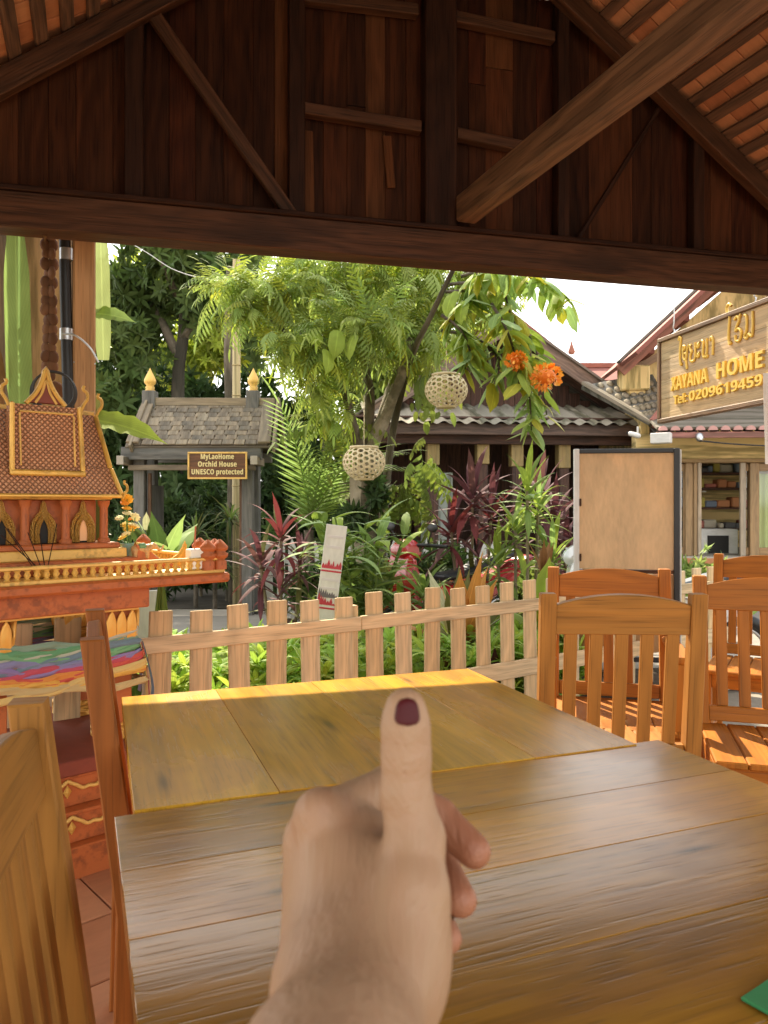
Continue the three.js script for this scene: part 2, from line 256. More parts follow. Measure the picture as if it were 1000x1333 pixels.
// corner posts, outside the picture, that carry the tie beam and the eaves
for (const s of [-1.0, 4.6]) for (const r of [0, 4.0]) { const p = G(s, 0).addScaledVector(ridgeDir, r).setY(-0.16); bar('corner_post', p, p.clone().setY(roofH(s) - 0.03), 0.14, 0.14, M.gableBeam, hall, gX); }
for (const s of [-1.0, 4.6]) bar('wall_plate', G(s, roofH(s) - 0.12).addScaledVector(ridgeDir, 0.09), G(s, roofH(s) - 0.12).addScaledVector(ridgeDir, 4.1), 0.12, 0.1, M.gableBeam, hall);
{ // a twist of wire hanging from the gable at the top of the picture
  const c = gpt(705, 2, 0.03), l = []; for (let i = 0; i < 60; i++) { const a = i * 0.55; l.push(V3(c.x + Math.cos(a) * (0.035 + 0.012 * Math.sin(i * 1.7)), c.y + 0.02 + Math.sin(a) * 0.025 + 0.006 * Math.sin(i * 0.9), c.z + 0.012 * Math.sin(i * 1.3))); }
  const o = thing('wire_coil', 'small tangled coil of grey wire hanging on the dark gable boards', 'wire coil', [G0.x, 0, G0.z]); part('strand', tubeGeo(l, 0.0022, 240, 5), M.metal, o);
}
// ---------------------------------------------------------------- pavilion floor of clay tiles
{
  const fl = thing('floor', undefined, undefined, [-0.4, 0, -1.6], 0, undefined, 'structure');
  part('slab', new THREE.BoxGeometry(5.6, 0.14, 5.4), M.concrete, fl, [0.75, -0.09, 1.05], [0, GA, 0]);
  const r = rng(12), mats = [[0.50, 0.215, 0.10], [0.55, 0.25, 0.12], [0.46, 0.19, 0.085]].map((c) => std({ c, map: mott, roughness: 0.5, bumpMap: grit, bumpScale: 0.0006 }));
  const gs = [0, 1, 2].map(() => cbox(0.296, 0.022, 0.296, 0.003, 0)), a = 42 * D2;
  for (let i = -9; i < 11; i++) for (let j = -9; j < 9; j++) {
    const x = (i * Math.cos(a) + j * Math.sin(a)) * 0.302, z = (-i * Math.sin(a) + j * Math.cos(a)) * 0.302, w = V3(x - 0.4, 0, z - 1.6);
    const s = w.clone().sub(G0).dot(gX), n = w.clone().sub(G0).dot(gN); if (n < 0.12 || s < -0.75 || s > 4.3 || w.z > -0.1) continue;
    part('tile', pick(gs, r), pick(mats, r), fl, [x, -0.011 + rr(-0.0008, 0.0008, r), z], [0, a, 0]);
  }
}
// ---------------------------------------------------------------- tables
const e1 = V3(0.938, 0, -0.347), e2 = V3(-0.347, 0, -0.938);
function table(name, label, corner, ang, w, d, top, mats, along, nb, grp) {
  const t = thing(name, label, 'table', [corner.x, 0, corner.z], ang, grp), r = rng(w * 1000 | 0), TH = 0.028;     // local +x across, -z away
  const edges = [0]; for (let i = 1; i < nb; i++) edges.push((i + rr(-0.16, 0.16, r)) / nb); edges.push(1);
  for (let i = 0; i < nb; i++) {
    const a = edges[i], b = edges[i + 1], g = along === 'z' ? cbox((b - a) * w - 0.0007, TH, d, 0.0008, 2) : cbox(w, TH, (b - a) * d - 0.0007, 0.0008, 0);
    const m = mats[(i * 2 + 1) % mats.length];
    part('top_board', g, m, t, along === 'z' ? [(a + b) / 2 * w, top - TH / 2 - rr(0, 0.0006, r), -d / 2] : [w / 2, top - TH / 2 - rr(0, 0.0006, r), -(a + b) / 2 * d]);
  }
  for (const [x, z] of [[0.06, -0.06], [w - 0.06, -0.06], [0.06, -d + 0.06], [w - 0.06, -d + 0.06]]) part('leg', cbox(0.06, top - TH, 0.06, 0.004, 1), M.teak, t, [x, (top - TH) / 2, z]);
  for (const z of [-0.06, -d + 0.06]) part('apron', cbox(w - 0.18, 0.08, 0.022, 0.003, 0), M.teak, t, [w / 2, top - TH - 0.041, z]);
  for (const x of [0.06, w - 0.06]) part('apron', cbox(0.022, 0.08, d - 0.18, 0.003, 2), M.teak, t, [x, top - TH - 0.041, -d / 2]);
  return t;
}
table('dining_table', 'far wooden dining table with boards running away to the picket fence', V3(-0.365, 0, -1.122), 20.3 * D2, 0.892, 0.702, 0.7525, M.tableA, 'z', 4, 'dining tables pushed together');
{ const a = 21.6 * D2, x = V3(Math.cos(a), 0, -Math.sin(a)), z = V3(Math.sin(a), 0, Math.cos(a)), c = V3(-0.388, 0, -1.106).addScaledVector(z, 0.86);
  table('dining_table', 'near wooden dining table under the thumbs-up hand, boards running across', c, a, 0.98, 0.86, 0.75, M.tableB, 'x', 5, 'dining tables pushed together'); }
{ // corner of something green at the bottom edge of the picture
  const o = thing('green_mat', 'corner of a green place mat on the near table edge', 'place mat', at(1052, 1362, 0.664).setY(0.7515).toArray(), 35 * D2);
  part('mat_sheet', cbox(0.1, 0.004, 0.1, 0.0015, 0).translate(0.03, 0.002, 0.0), std({ c: [0.03, 0.2, 0.06], roughness: 0.6, bumpMap: grit, bumpScale: 0.001 }), o);
}
// ---------------------------------------------------------------- chairs
function chairGeos() {
  const prof = (d) => [[-0.235, 0], [-0.195, 0], [-0.178, 0.44], [-0.25 + 0.004, 0.95], [-0.288, 0.95], [-0.225, 0.43]];   // side view: z, y
  const post = extrude(prof().map(([z, y]) => [z, y]), 0.044, 0.003); post.rotateY(-Math.PI / 2); // shape x -> z
  return { post: boxUV(post, 1) };
}
const CG = chairGeos();
const backZ = (y) => -0.202 - (y - 0.44) * 0.135, lean = -Math.atan(0.135);
const railShape = (w, h0, h1) => { const s = new THREE.Shape(); s.moveTo(-w / 2, 0); s.lineTo(w / 2, 0); s.lineTo(w / 2, h0); s.quadraticCurveTo(w / 4, h1, 0, h1); s.quadraticCurveTo(-w / 4, h1, -w / 2, h0); s.lineTo(-w / 2, 0); return s; };
function chair(label, pos, ry, main, railMat, arms) {
  const W = 0.46, t = thing(arms ? 'wooden_armchair' : 'wooden_chair', label, 'chair', pos, ry, 'wooden dining chairs');
  for (const x of [-1, 1]) part('back_post', CG.post, main, t, [x * (W / 2 - 0.022), 0, 0]);
  const w = W - 0.088, rail = boxUV(extrude(railShape(w, 0.084, 0.114), 0.024, 0.002, 8), 0);
  part('top_rail', rail, railMat, t, [0, 0.835, backZ(0.835) + 0.002], [lean, 0, 0]);
  part('lower_rail', cbox(w, 0.05, 0.024, 0.003, 0), main, t, [0, 0.49, backZ(0.49)], [lean, 0, 0]);
  const sl = cbox(0.036, 0.325, 0.014, 0.002, 1);
  for (let i = 0; i < 5; i++) part('slat', sl, railMat, t, [(-2 + i) * 0.071, 0.677, backZ(0.677)], [lean, 0, 0]);
  const sb = cbox(0.086, 0.02, 0.42, 0.004, 2);
  for (let i = 0; i < 5; i++) part('seat_board', sb, main, t, [(-2 + i) * 0.088, 0.45, 0.015]);
  for (const x of [-1, 1]) part('front_leg', cbox(0.044, arms ? 0.68 : 0.438, 0.044, 0.003, 1), main, t, [x * (W / 2 - 0.022), (arms ? 0.68 : 0.438) / 2, 0.19]);
  for (const x of [-1, 1]) { part('side_apron', cbox(0.02, 0.06, 0.34, 0.002, 2), main, t, [x * (W / 2 - 0.022), 0.408, -0.005]); part('stretcher', cbox(0.02, 0.03, 0.36, 0.002, 2), main, t, [x * (W / 2 - 0.022), 0.16, -0.005]); }
  for (const z of [0.19, -0.2]) part('end_apron', cbox(W - 0.088, 0.06, 0.02, 0.002, 0), main, t, [0, 0.408, z]);
  if (arms) for (const x of [-1, 1]) part('armrest', cbox(0.055, 0.024, 0.47, 0.006, 2), main, t, [x * (W / 2 - 0.01), 0.69, -0.02]);
  return t;
}
const back = (x, Z, ang) => { const f = V3(Math.sin(ang), 0, Math.cos(ang)); return [x + f.x * 0.265, 0, -Z + f.z * 0.265]; };   // base of a chair whose top rail is at (x, Z)
chair('chair with its tall red-brown side post against the left edge of the tables', back(-0.612, 1.625, 110 * D2), 110 * D2, M.teakDark, M.teakDark);
chair('chair cut off at the bottom corner, slatted back facing the near table', back(-0.400, 0.775, 104 * D2), 104 * D2, M.teakPale, M.teakPale);
chair('chair turned away from the camera, pale curved back rail beside the far table corner', back(0.668, 2.15, 178 * D2), 178 * D2, M.teakPale, M.teakPale);
chair('armchair standing just behind the chair with the pale back rail', back(0.875, 3.0, -14 * D2), -14 * D2, M.teak, M.teak, true);
chair('orange chair facing the tables with its empty seat in view, cut by the picture edge', back(1.30, 2.62, -16 * D2), -16 * D2, M.teak, M.teak);
chair('farthest orange chair, only its top rail showing above the cut-off chair', back(1.86, 3.75, -30 * D2), -30 * D2, M.teak, M.teak);
// ---------------------------------------------------------------- picket fence beside the pavilion
{
  const p0 = V3(-0.965, 0, -3.19), fa = Math.atan2(0.571, 0.821), f = thing('picket_fence', 'low pale wooden picket fence behind the tables', 'fence', p0.toArray(), fa), r = rng(31);
  const ps = [];
  const prof = cbox(0.098, 0.72, 0.016, 0.003, 1);
  for (let i = -6; i < 24; i++) { const x = i * 0.1815 + 0.03; part('picket', prof, pick(M.fence, r), f, [x, 0.39 + rr(-0.014, 0.012, r), rr(-0.002, 0.002, r)], [0, 0, rr(-0.028, 0.028, r)]); }
  for (const [x0, x1] of [[-1.1, 1.02], [1.023, 4.2]]) for (const [y, h] of [[0.618, 0.068], [0.262, 0.095]]) part('rail', cbox(x1 - x0, h, 0.02, 0.003, 0), M.fence[1], f, [(x0 + x1) / 2, y + rr(-0.004, 0.004, r), 0.0205]);
  for (const x of [-1.06, 1.0, 2.6, 4.15]) part('post', cbox(0.06, 0.86, 0.06, 0.004, 1), M.fence[2], f, [x, 0.27, -0.041]);
}
// ---------------------------------------------------------------- spirit house
const SH = V3(-1.273, 0, -2.776), SA = 42 * D2, shr = thing('spirit_house', 'orange and gold spirit house on posts at the left, beside the picket fence', 'spirit house', SH.toArray(), SA);
const shW = (x, y, z) => V3(x, y, z).applyAxisAngle(V3(0, 1, 0), SA).add(SH);
const scale = (() => { const N = 256, f = (u, v) => { const a = (u + v) * 16, b = (u - v) * 16, q = Math.abs((a % 1 + 1) % 1 - 0.5), w = Math.abs((b % 1 + 1) % 1 - 0.5); return Math.min(1, 4 * (0.5 - Math.max(q, w))); }; return { bump: tex(N, N, f, false), map: tex(N, N, (u, v) => { const k = f(u, v), n = fbm(u, v, 8, 8, 3, 4); return [0.38 + 0.62 * k * (0.6 + n * 0.8), 0.34 + 0.6 * k * (0.6 + n * 0.8), 0.3 + 0.6 * k * (0.6 + n * 0.8)]; }) }; })();
const shTile = std({ c: [0.66, 0.33, 0.17], map: scale.map, bumpMap: scale.bump, bumpScale: 0.006, roughness: 0.55 });
const ornTex = (() => { const f = (u, v) => { const x = (u * 4 % 1) - 0.5, y = (v * 2 % 1) - 0.5, r = Math.hypot(x * 1.3, y), a = Math.atan2(y, x); return clamp(0.5 + 0.5 * Math.sin(r * 26 + Math.sin(a * 5) * 1.6)); }; return tex(256, 256, f, false); })();
const goldOrn = std({ c: [0.74, 0.40, 0.08], roughness: 0.4, metalness: 0.25, bumpMap: ornTex, bumpScale: 0.008 });
{
  const B = (n, w, h, d, m, x, y, z, b = 0.004, par = shr) => part(n, cbox(w, h, d, b, 0, 0.5, 0.5), m, par, [x, y, z]);
  // plinth
  B('plinth_step', 0.86, 0.12, 0.86, M.vermilion, 0, 0.04, 0); B('plinth_step', 0.78, 0.105, 0.78, M.vermilion, 0, 0.1525, 0); B('plinth_step', 0.70, 0.105, 0.70, M.vermilion, 0, 0.2575, 0); B('plinth_cap', 0.75, 0.05, 0.75, M.maroon, 0, 0.336, 0); 
  for (const [hw, y] of [[0.391, 0.15], [0.351, 0.255]]) for (let i = -2; i <= 2; i++) {
    const o = part('plinth_ornament', tubeGeo([V3(-0.072, 0.008, 0), V3(-0.05, 0.006, 0.003), V3(-0.03, 0.02, 0.005), V3(-0.012, 0.03, 0.006), V3(0, 0.038, 0.006), V3(0.012, 0.03, 0.006), V3(0.03, 0.02, 0.005), V3(0.05, 0.006, 0.003), V3(0.072, 0.008, 0)], 0.0065, 28, 6), M.goldPaint, shr, [i * 0.145, y, hw + 0.002]);
    part('ornament_drop', new THREE.OctahedronGeometry(0.018).scale(0.8, 1.25, 0.6), M.gold, o, [0, 0.002, 0.002]);
  }
  for (const [w, y] of [[0.80, 0.2], [0.72, 0.305]]) B('plinth_band', w, 0.012, w, M.vermilion, 0, y, 0, 0.002);
  // four carved posts
  for (const x of [-0.2, 0.22]) for (const z of [0.2, -0.2]) {
    const post = B('support_post', 0.095, 0.46, 0.095, M.vermilion, x, 0.59, z);
    B('post_foot', 0.125, 0.06, 0.125, goldOrn, x, 0.391, z); B('post_neck', 0.115, 0.045, 0.115, goldOrn, x, 0.69, z);
    for (let q = 0; q < 4; q++) for (let k = -1; k <= 1; k++) { const s = new THREE.Shape(); s.moveTo(-0.02, 0); s.quadraticCurveTo(-0.028, 0.07, 0, 0.112); s.quadraticCurveTo(0.028, 0.07, 0.02, 0); s.lineTo(-0.02, 0);
      const g = extrude(s, 0.016, 0.005, 5); g.rotateX(0.16); g.translate(k * 0.037, 0.715, 0.055); g.rotateY(q * Math.PI / 2); part('lotus_petal', g, goldOrn, shr, [x, 0, z]); }
  }
  B('support_frame', 0.62, 0.075, 0.6, M.vermilion, 0, 0.868, 0.0); B('support_frame', 0.56, 0.02, 0.56, M.goldPaint, 0, 0.832, 0, 0.003);
  // platform and its balustrade
  const PX = 0.6, PZ = 0.37;
  B('platform', PX * 2, 0.036, PZ * 2, M.vermilion, 0, 0.924, 0, 0.008); B('platform_edge', PX * 2 - 0.03, 0.014, PZ * 2 - 0.03, M.goldPaint, 0, 0.949, 0, 0.003);
  const bal = lathe([[0.004, 0], [0.011, 0.001], [0.011, 0.004], [0.006, 0.007], [0.012, 0.016], [0.007, 0.027], [0.011, 0.031], [0.011, 0.034], [0.004, 0.034]], 8);
  for (let i = 0; i < 38; i++) part('baluster', bal, M.gold, shr, [-PX + 0.03 + i * 0.0298, 0.956, PZ - 0.02]);
  for (let i = 0; i < 22; i++) part('baluster', bal, M.gold, shr, [PX - 0.02, 0.956, PZ - 0.05 - i * 0.0298]);
  B('balustrade_rail', PX * 2 - 0.06, 0.012, 0.026, M.goldPaint, -0.01, 0.996, PZ - 0.02, 0.003); part('balustrade_rail', cbox(0.026, 0.012, PZ * 2 - 0.08, 0.003, 2), M.goldPaint, shr, [PX - 0.02, 0.996, 0]);
  const bud = lathe([[0.026, 0], [0.026, 0.03], [0.018, 0.036], [0.03, 0.046], [0.032, 0.058], [0.02, 0.066], [0.03, 0.074], [0.031, 0.084], [0.017, 0.1], [0.004, 0.112]], 12);
  for (const [x, z] of [[PX - 0.035, PZ - 0.02], [PX - 0.085, PZ - 0.02], [PX - 0.02, PZ - 0.085], [PX - 0.02, PZ - 0.2], [PX - 0.02, -PZ + 0.03], [-PX + 0.03, PZ - 0.02]]) { const g = bud; part('lotus_bud_post', g, M.vermilion, shr, [x, 0.955, z]); }
  // house base, body, windows, columns
  B('house_base', 0.60, 0.05, 0.46, M.vermilion, 0, 0.981, 0); B('house_base', 0.54, 0.034, 0.40, M.goldPaint, 0, 1.0232, 0); B('house_base', 0.50, 0.02, 0.37, M.vermilion, 0, 1.0504, 0);
  B('body_wall', 0.38, 0.155, 0.02, M.vermilion, 0, 1.138, 0.1); B('body_wall', 0.38, 0.155, 0.02, M.vermilion, 0, 1.138, -0.14); for (const x of [-0.19, 0.19]) B('body_wall', 0.02, 0.155, 0.218, M.maroon, x, 1.138, -0.02);
  const column = lathe([[0.022, 0], [0.022, 0.012], [0.015, 0.018], [0.014, 0.125], [0.02, 0.136], [0.022, 0.152]], 12);
  for (const x of [-0.205, -0.068, 0.068, 0.205]) part('column', column, M.vermilion, shr, [x, 1.0605, 0.145]);
  for (let i = -1; i <= 1; i++) {
    const o = new THREE.Shape(); o.moveTo(-0.036, 0); o.lineTo(-0.036, 0.07); o.quadraticCurveTo(-0.03, 0.085, -0.022, 0.092); o.quadraticCurveTo(-0.008, 0.105, 0, 0.14); o.quadraticCurveTo(0.008, 0.105, 0.022, 0.092); o.quadraticCurveTo(0.03, 0.085, 0.036, 0.07); o.lineTo(0.036, 0);
    const w = part('window', extrude(o, 0.012, 0.003, 6), M.dark, shr, [i * 0.137, 1.061, 0.118]);
    if (i === 1) part('pane', extrude(o, 0.002, 0, 6).scale(0.55, 0.72, 1), std({ c: [0.85, 0.45, 0.2], roughness: 0.5 }), w, [0, 0.006, 0.008]);
    for (const [k, q, rd] of [[1, 0.006, 0.0075], [0.7, 0.012, 0.005], [0.46, 0.012, 0.004]]) part('window_frame', tubeGeo([[-0.036, 0.002], [-0.037, 0.06], [-0.024, 0.09], [-0.007, 0.112], [0, 0.146], [0.007, 0.112], [0.024, 0.09], [0.037, 0.06], [0.036, 0.002]].map(([x, y]) => V3(x * k, y * (0.6 + 0.4 * k), q)), rd, 40, 6), goldOrn, w);
  }
  B('cornice', 0.46, 0.014, 0.33, M.goldPaint, 0, 1.2228, 0, 0.003);
  // steep roof: skirt, upper roof, dormer, gable and hooked corners
  const roofPrism = (w0, w1, d0, d1, h) => { const p = [], q = (a, b, c, d) => { p.push(...a, ...b, ...c, ...a, ...c, ...d); }; const A = [[-w0, 0, d0], [w0, 0, d0], [w0, 0, -d0], [-w0, 0, -d0]], T = [[-w1, h, d1], [w1, h, d1], [w1, h, -d1], [-w1, h, -d1]]; for (let i = 0; i < 4; i++) { const j = (i + 1) % 4; q(A[i], A[j], T[j], T[i]); } q(...T); q(A[3], A[2], A[1], A[0]); const g = new THREE.BufferGeometry(); g.setAttribute('position', new THREE.Float32BufferAttribute(p, 3)); g.computeVertexNormals(); return boxUV(g, 1, 0.3, 0.3, 0, 0); };
  const y0 = 1.230; 
  part('roof_skirt', roofPrism(0.245, 0.222, 0.2, 0.155, 0.1), shTile, shr, [0, y0, 0]); part('upper_roof', roofPrism(0.221, 0.208, 0.152, 0.045, 0.2), shTile, shr, [0, y0 + 0.1005, 0]);
  B('roof_ridge', 0.44, 0.02, 0.05, M.goldPaint, 0, y0 + 0.31, 0);
  const edge = (a, b, w = 0.016) => bar('roof_edge', V3(...a), V3(...b), w, w, M.gold, shr, undefined, 0.005);
  for (const s of [-1, 1]) { edge([s * 0.249, y0, 0.204], [s * 0.226, y0 + 0.1, 0.158]); edge([s * 0.225, y0 + 0.1, 0.157], [s * 0.212, y0 + 0.3, 0.05]); }
  edge([-0.249, y0 - 0.002, 0.206], [0.249, y0 - 0.002, 0.206], 0.014);
  const dm = part('dormer', roofPrism(0.118, 0.112, 0.05, 0.03, 0.235), shTile, shr, [0, y0 + 0.075, 0.125]);
  for (const s of [-1, 1]) bar('dormer_frame', V3(s * 0.118, y0 + 0.072, 0.178), V3(s * 0.112, y0 + 0.315, 0.158), 0.017, 0.016, M.gold, shr, undefined, 0.005);
  bar('dormer_frame', V3(-0.126, y0 + 0.076, 0.18), V3(0.126, y0 + 0.076, 0.18), 0.02, 0.018, M.gold, shr, undefined, 0.005); bar('dormer_frame', V3(-0.09, y0 + 0.285, 0.164), V3(0.09, y0 + 0.285, 0.164), 0.007, 0.006, M.goldPaint, shr, undefined, 0.002);
  for (const s of [-1, 1]) bar('dormer_frame', V3(s * 0.09, y0 + 0.1, 0.178), V3(s * 0.09, y0 + 0.28, 0.164), 0.007, 0.006, M.goldPaint, shr, undefined, 0.002);
  const tri = new THREE.Shape(); tri.moveTo(-0.062, 0); tri.quadraticCurveTo(-0.03, 0.03, 0, 0.118); tri.quadraticCurveTo(0.03, 0.03, 0.062, 0); tri.lineTo(-0.062, 0);
  const gb = part('gable', extrude(tri, 0.02, 0.004, 8), M.maroon, shr, [0, y0 + 0.318, 0.14]);
  const arch = tubeGeo([V3(-0.066, -0.004, 0.01), V3(-0.034, 0.034, 0.01), V3(-0.012, 0.078, 0.01), V3(0, 0.122, 0.01), V3(0.012, 0.078, 0.01), V3(0.034, 0.034, 0.01), V3(0.066, -0.004, 0.01)], 0.0085, 30, 6); part('gable_edge', arch, M.gold, gb);
  part('gable_edge', tubeGeo([V3(-0.036, 0, 0.012), V3(-0.014, 0.036, 0.012), V3(0, 0.08, 0.012), V3(0.014, 0.036, 0.012), V3(0.036, 0, 0.012)], 0.005, 20, 5), M.goldPaint, gb);
  const hook = tubeGeo([V3(0, -0.02, 0), V3(0.012, 0.01, 0.004), V3(0.026, 0.034, 0.008), V3(0.024, 0.062, 0.008), V3(0.008, 0.076, 0.006), V3(0.012, 0.092, 0.006)], 0.0075, 20, 6);
  for (const [x, y, z] of [[0.12, y0 + 0.318, 0.15], [-0.12, y0 + 0.318, 0.15], [0.212, y0 + 0.31, 0.05], [-0.212, y0 + 0.31, 0.05], [0.25, y0 + 0.0, 0.205], [-0.25, y0 + 0.0, 0.205]]) part('naga_hook', hook, M.gold, shr, [x, y, z], [0, x < 0 ? Math.PI : 0, 0], y < 1.3 ? 0.6 : 0.8);
  // curved naga rail that flows down at the right of the body
  const sc = new THREE.Shape(); sc.moveTo(0, 0); sc.lineTo(0, 0.095); sc.bezierCurveTo(0.05, 0.09, 0.075, 0.03, 0.13, 0.02); sc.bezierCurveTo(0.15, 0.016, 0.16, 0.01, 0.165, 0); sc.lineTo(0, 0);
  const nr = part('naga_rail', extrude(sc, 0.03, 0.004, 10), M.vermilion, shr, [0.3, 0.957, 0.2]);
  part('rail_edge', tubeGeo([V3(0, 0.097, 0), V3(0.03, 0.088, 0), V3(0.07, 0.05, 0), V3(0.1, 0.03, 0), V3(0.14, 0.02, 0), V3(0.168, 0.004, 0)], 0.009, 24, 6), M.gold, nr);
  // gilded flame at the foot of the rail
  const fl = new THREE.Shape(); fl.moveTo(-0.03, 0); fl.quadraticCurveTo(-0.04, 0.03, -0.01, 0.045); fl.quadraticCurveTo(0.01, 0.055, 0.03, 0.1); fl.quadraticCurveTo(0.045, 0.05, 0.024, 0.024); fl.lineTo(0.03, 0); fl.lineTo(-0.03, 0);
  part('gilded_flame', extrude(fl, 0.024, 0.008, 8), M.gold, shr, [0.475, 0.957, 0.19]);
}
// ---------------------------------------------------------------- offerings and cloths on the spirit house
{
  const r = rng(8), pot = shW(-0.05, 0.958, 0.29);
  for (let i = 0; i < 6; i++) { const o = thing('incense_stick', ['thin incense stick leaning furthest outward from the bowl', 'incense stick standing second in the bowl before the windows', 'tall thin incense stick in the middle of the bowl', 'short incense stick leaning towards the shrine windows', 'incense stick crossing the others at the bowl rim', 'nearly upright incense stick at the side of the bowl'][i], 'incense stick', pot.clone().add(V3(rr(-0.02, 0.02, r), 0, rr(-0.012, 0.012, r))).toArray(), 0, 'incense sticks before the spirit house'); bar('stick', V3(0, 0, 0), V3(rr(-0.2, 0.1, r), rr(0.13, 0.19, r), rr(-0.03, 0.05, r)), 0.0028, 0.0028, M.gableStud, o, undefined, 0.0005); }
  const ip = thing('incense_bowl', 'small gold bowl holding the incense sticks', 'bowl', pot.toArray()); part('bowl', lathe([[0.02, 0], [0.03, 0.006], [0.036, 0.03], [0.032, 0.031], [0.026, 0.012], [0, 0.01]], 18), M.gold, ip);
  const cup = thing('drink_carton', 'small white drink carton with a brown straw on the balustrade', 'carton', shW(0.475, 0.958, 0.33).toArray(), SA); part('carton', cbox(0.06, 0.075, 0.045, 0.004, 1), std({ c: [0.8, 0.78, 0.66], roughness: 0.5 }), cup, [0, 0.0385, 0]); part('straw', new THREE.CylinderGeometry(0.0032, 0.0032, 0.09, 8), std({ c: [0.42, 0.12, 0.05] }), cup, [-0.002, 0.115, 0], [0, 0, -0.06]);
  // marigold bunch in a cup at the side of the body
  const fv = thing('flower_offering', 'cup of yellow and orange flowers beside the shrine body', 'flowers', shW(0.305, 0.998, 0.13).toArray()); part('cup', lathe([[0.018, 0], [0.026, 0.01], [0.03, 0.055], [0.026, 0.055], [0.02, 0.012], [0, 0.01]], 16), std({ c: [0.2, 0.36, 0.3], roughness: 0.25 }), fv);
  const petal = new THREE.SphereGeometry(1, 6, 4); petal.scale(0.011, 0.003, 0.006); petal.translate(0.011, 0, 0);
  const flower = (c) => { const l = []; for (let k = 0; k < 4; k++) for (let i = 0; i < 9; i++) l.push(petal.clone().scale(1 - k * 0.18, 1, 1).rotateZ(0.15 + k * 0.36).rotateY(i * 0.7 + k * 0.35)); return merge(l); };
  const fg = flower(), cols = [[0.8, 0.42, 0.03], [0.85, 0.6, 0.1], [0.8, 0.3, 0.02], [0.8, 0.75, 0.4]].map((c) => std({ c, roughness: 0.7 }));
  for (let i = 0; i < 16; i++) { const a = r() * 6.28, q = V3(Math.cos(a) * rr(0, 0.045, r), rr(0.07, 0.22, r), Math.sin(a) * rr(0, 0.045, r)); const st = part('stem', tubeGeo([V3(q.x * 0.2, 0.02, q.z * 0.2), V3(q.x * 0.5, q.y * 0.6, q.z * 0.5), q], 0.0016, 8, 5), std({ c: [0.1, 0.2, 0.04] }), fv); part('blossom', fg, pick(cols, r), st, q, [rr(-0.8, 0.8, r), r() * 6, rr(-0.8, 0.8, r)], rr(0.8, 1.25, r)); }
  // rainbow cloths tied around the posts
  const bands = [[0.742, [0.24, 0.34, 0.24]], [0.728, [0.5, 0.48, 0.36]], [0.714, [0.14, 0.34, 0.16]], [0.7, [0.2, 0.42, 0.2]], [0.686, [0.17, 0.24, 0.28]], [0.672, [0.26, 0.25, 0.4]], [0.658, [0.3, 0.22, 0.42]], [0.643, [0.55, 0.09, 0.12]], [0.628, [0.6, 0.1, 0.07]], [0.613, [0.72, 0.28, 0.06]], [0.598, [0.75, 0.42, 0.08]], [0.582, [0.72, 0.52, 0.18]], [0.566, [0.6, 0.45, 0.2]]];
  const rb = thing('ribbon_bundle', 'rainbow layered cloth ribbons tied round the spirit house posts', 'ribbons', SH.toArray(), SA);
  bands.forEach(([y0, c], i) => { const y = 0.662 + (y0 - 0.654) * 0.8;
    const w = 0.026, m = std({ c, roughness: 0.9, side: THREE.DoubleSide, sheen: 0.4, bumpMap: grit, bumpScale: 0.002 }), off = 0.008 + i * 0.0022, x0 = -0.25 - off, x1 = 0.27 + off, z0 = 0.25 + off, N = 64, pts = [], uv = [], idx = [];
    const loop = [[x0, z0], [-0.13, z0], [0, z0], [0.15, z0], [x1, z0], [x1, 0.1], [x1, -z0], [0, -z0], [x0, -z0], [x0, 0.1]].map(([x, z]) => V3(x, 0, z));
    const cv = new THREE.CatmullRomCurve3(loop, true, 'catmullrom', 0.15);
    for (let k = 0; k <= N; k++) { const t = k / N, p = cv.getPoint(t), sag = -0.02 * Math.sin(Math.PI * clamp((p.x - x0) / (x1 - x0))) * (p.z > 0.2 ? 1 : 0.5) + (p.x - 0) * 0.075 * Math.sin(i * 1.9) + 0.012 * Math.sin(t * 13 + i * 2.6) + 0.006 * Math.sin(t * 40 + i * 2); for (let j = 0; j <= 4; j++) { const u = j / 4 - 0.5, bulge = 0.007 * (1 - 4 * u * u) + 0.004 * Math.sin(j * 2.2 + t * 55 + i * 2.1), out = V3(p.x, 0, p.z).normalize(); pts.push(p.x + out.x * bulge, y + sag - u * w, p.z + out.z * bulge); uv.push(t * 8, j / 4); } }
    for (let k = 0; k < N; k++) for (let j = 0; j < 4; j++) { const a = k * 5 + j; idx.push(a, a + 1, a + 5, a + 1, a + 6, a + 5); }
    const g = new THREE.BufferGeometry(); g.setAttribute('position', new THREE.Float32BufferAttribute(pts, 3)); g.setAttribute('uv', new THREE.Float32BufferAttribute(uv, 2)); g.setIndex(idx); g.computeVertexNormals(); part('ribbon', g, m, rb);
  });
  for (let i = 0; i < 9; i++) { const c = [[0.75, 0.5, 0.15], [0.72, 0.2, 0.28], [0.2, 0.36, 0.5], [0.75, 0.6, 0.3], [0.3, 0.45, 0.4], [0.7, 0.12, 0.1], [0.35, 0.3, 0.5], [0.78, 0.66, 0.5], [0.2, 0.4, 0.25]][i], n = 8, pts = [], idx = [], L = rr(0.2, 0.34, r), bx = 0.285 + (i % 3) * 0.012, bz = 0.27 - i * 0.02, w = 0.02;
    for (let k = 0; k <= n; k++) { const t = k / n, y = 0.70 - t * L, ox = 0.05 * Math.sin(t * 2.2) * (0.6 + 0.1 * i), fz = 0.008 * Math.sin(t * 7 + i); pts.push(bx + ox, y, bz + w / 2 + fz + t * 0.01, bx + ox + 0.004, y, bz - w / 2 + fz - t * 0.006); } for (let k = 0; k < n; k++) { const a = k * 2; idx.push(a, a + 1, a + 2, a + 1, a + 3, a + 2); }
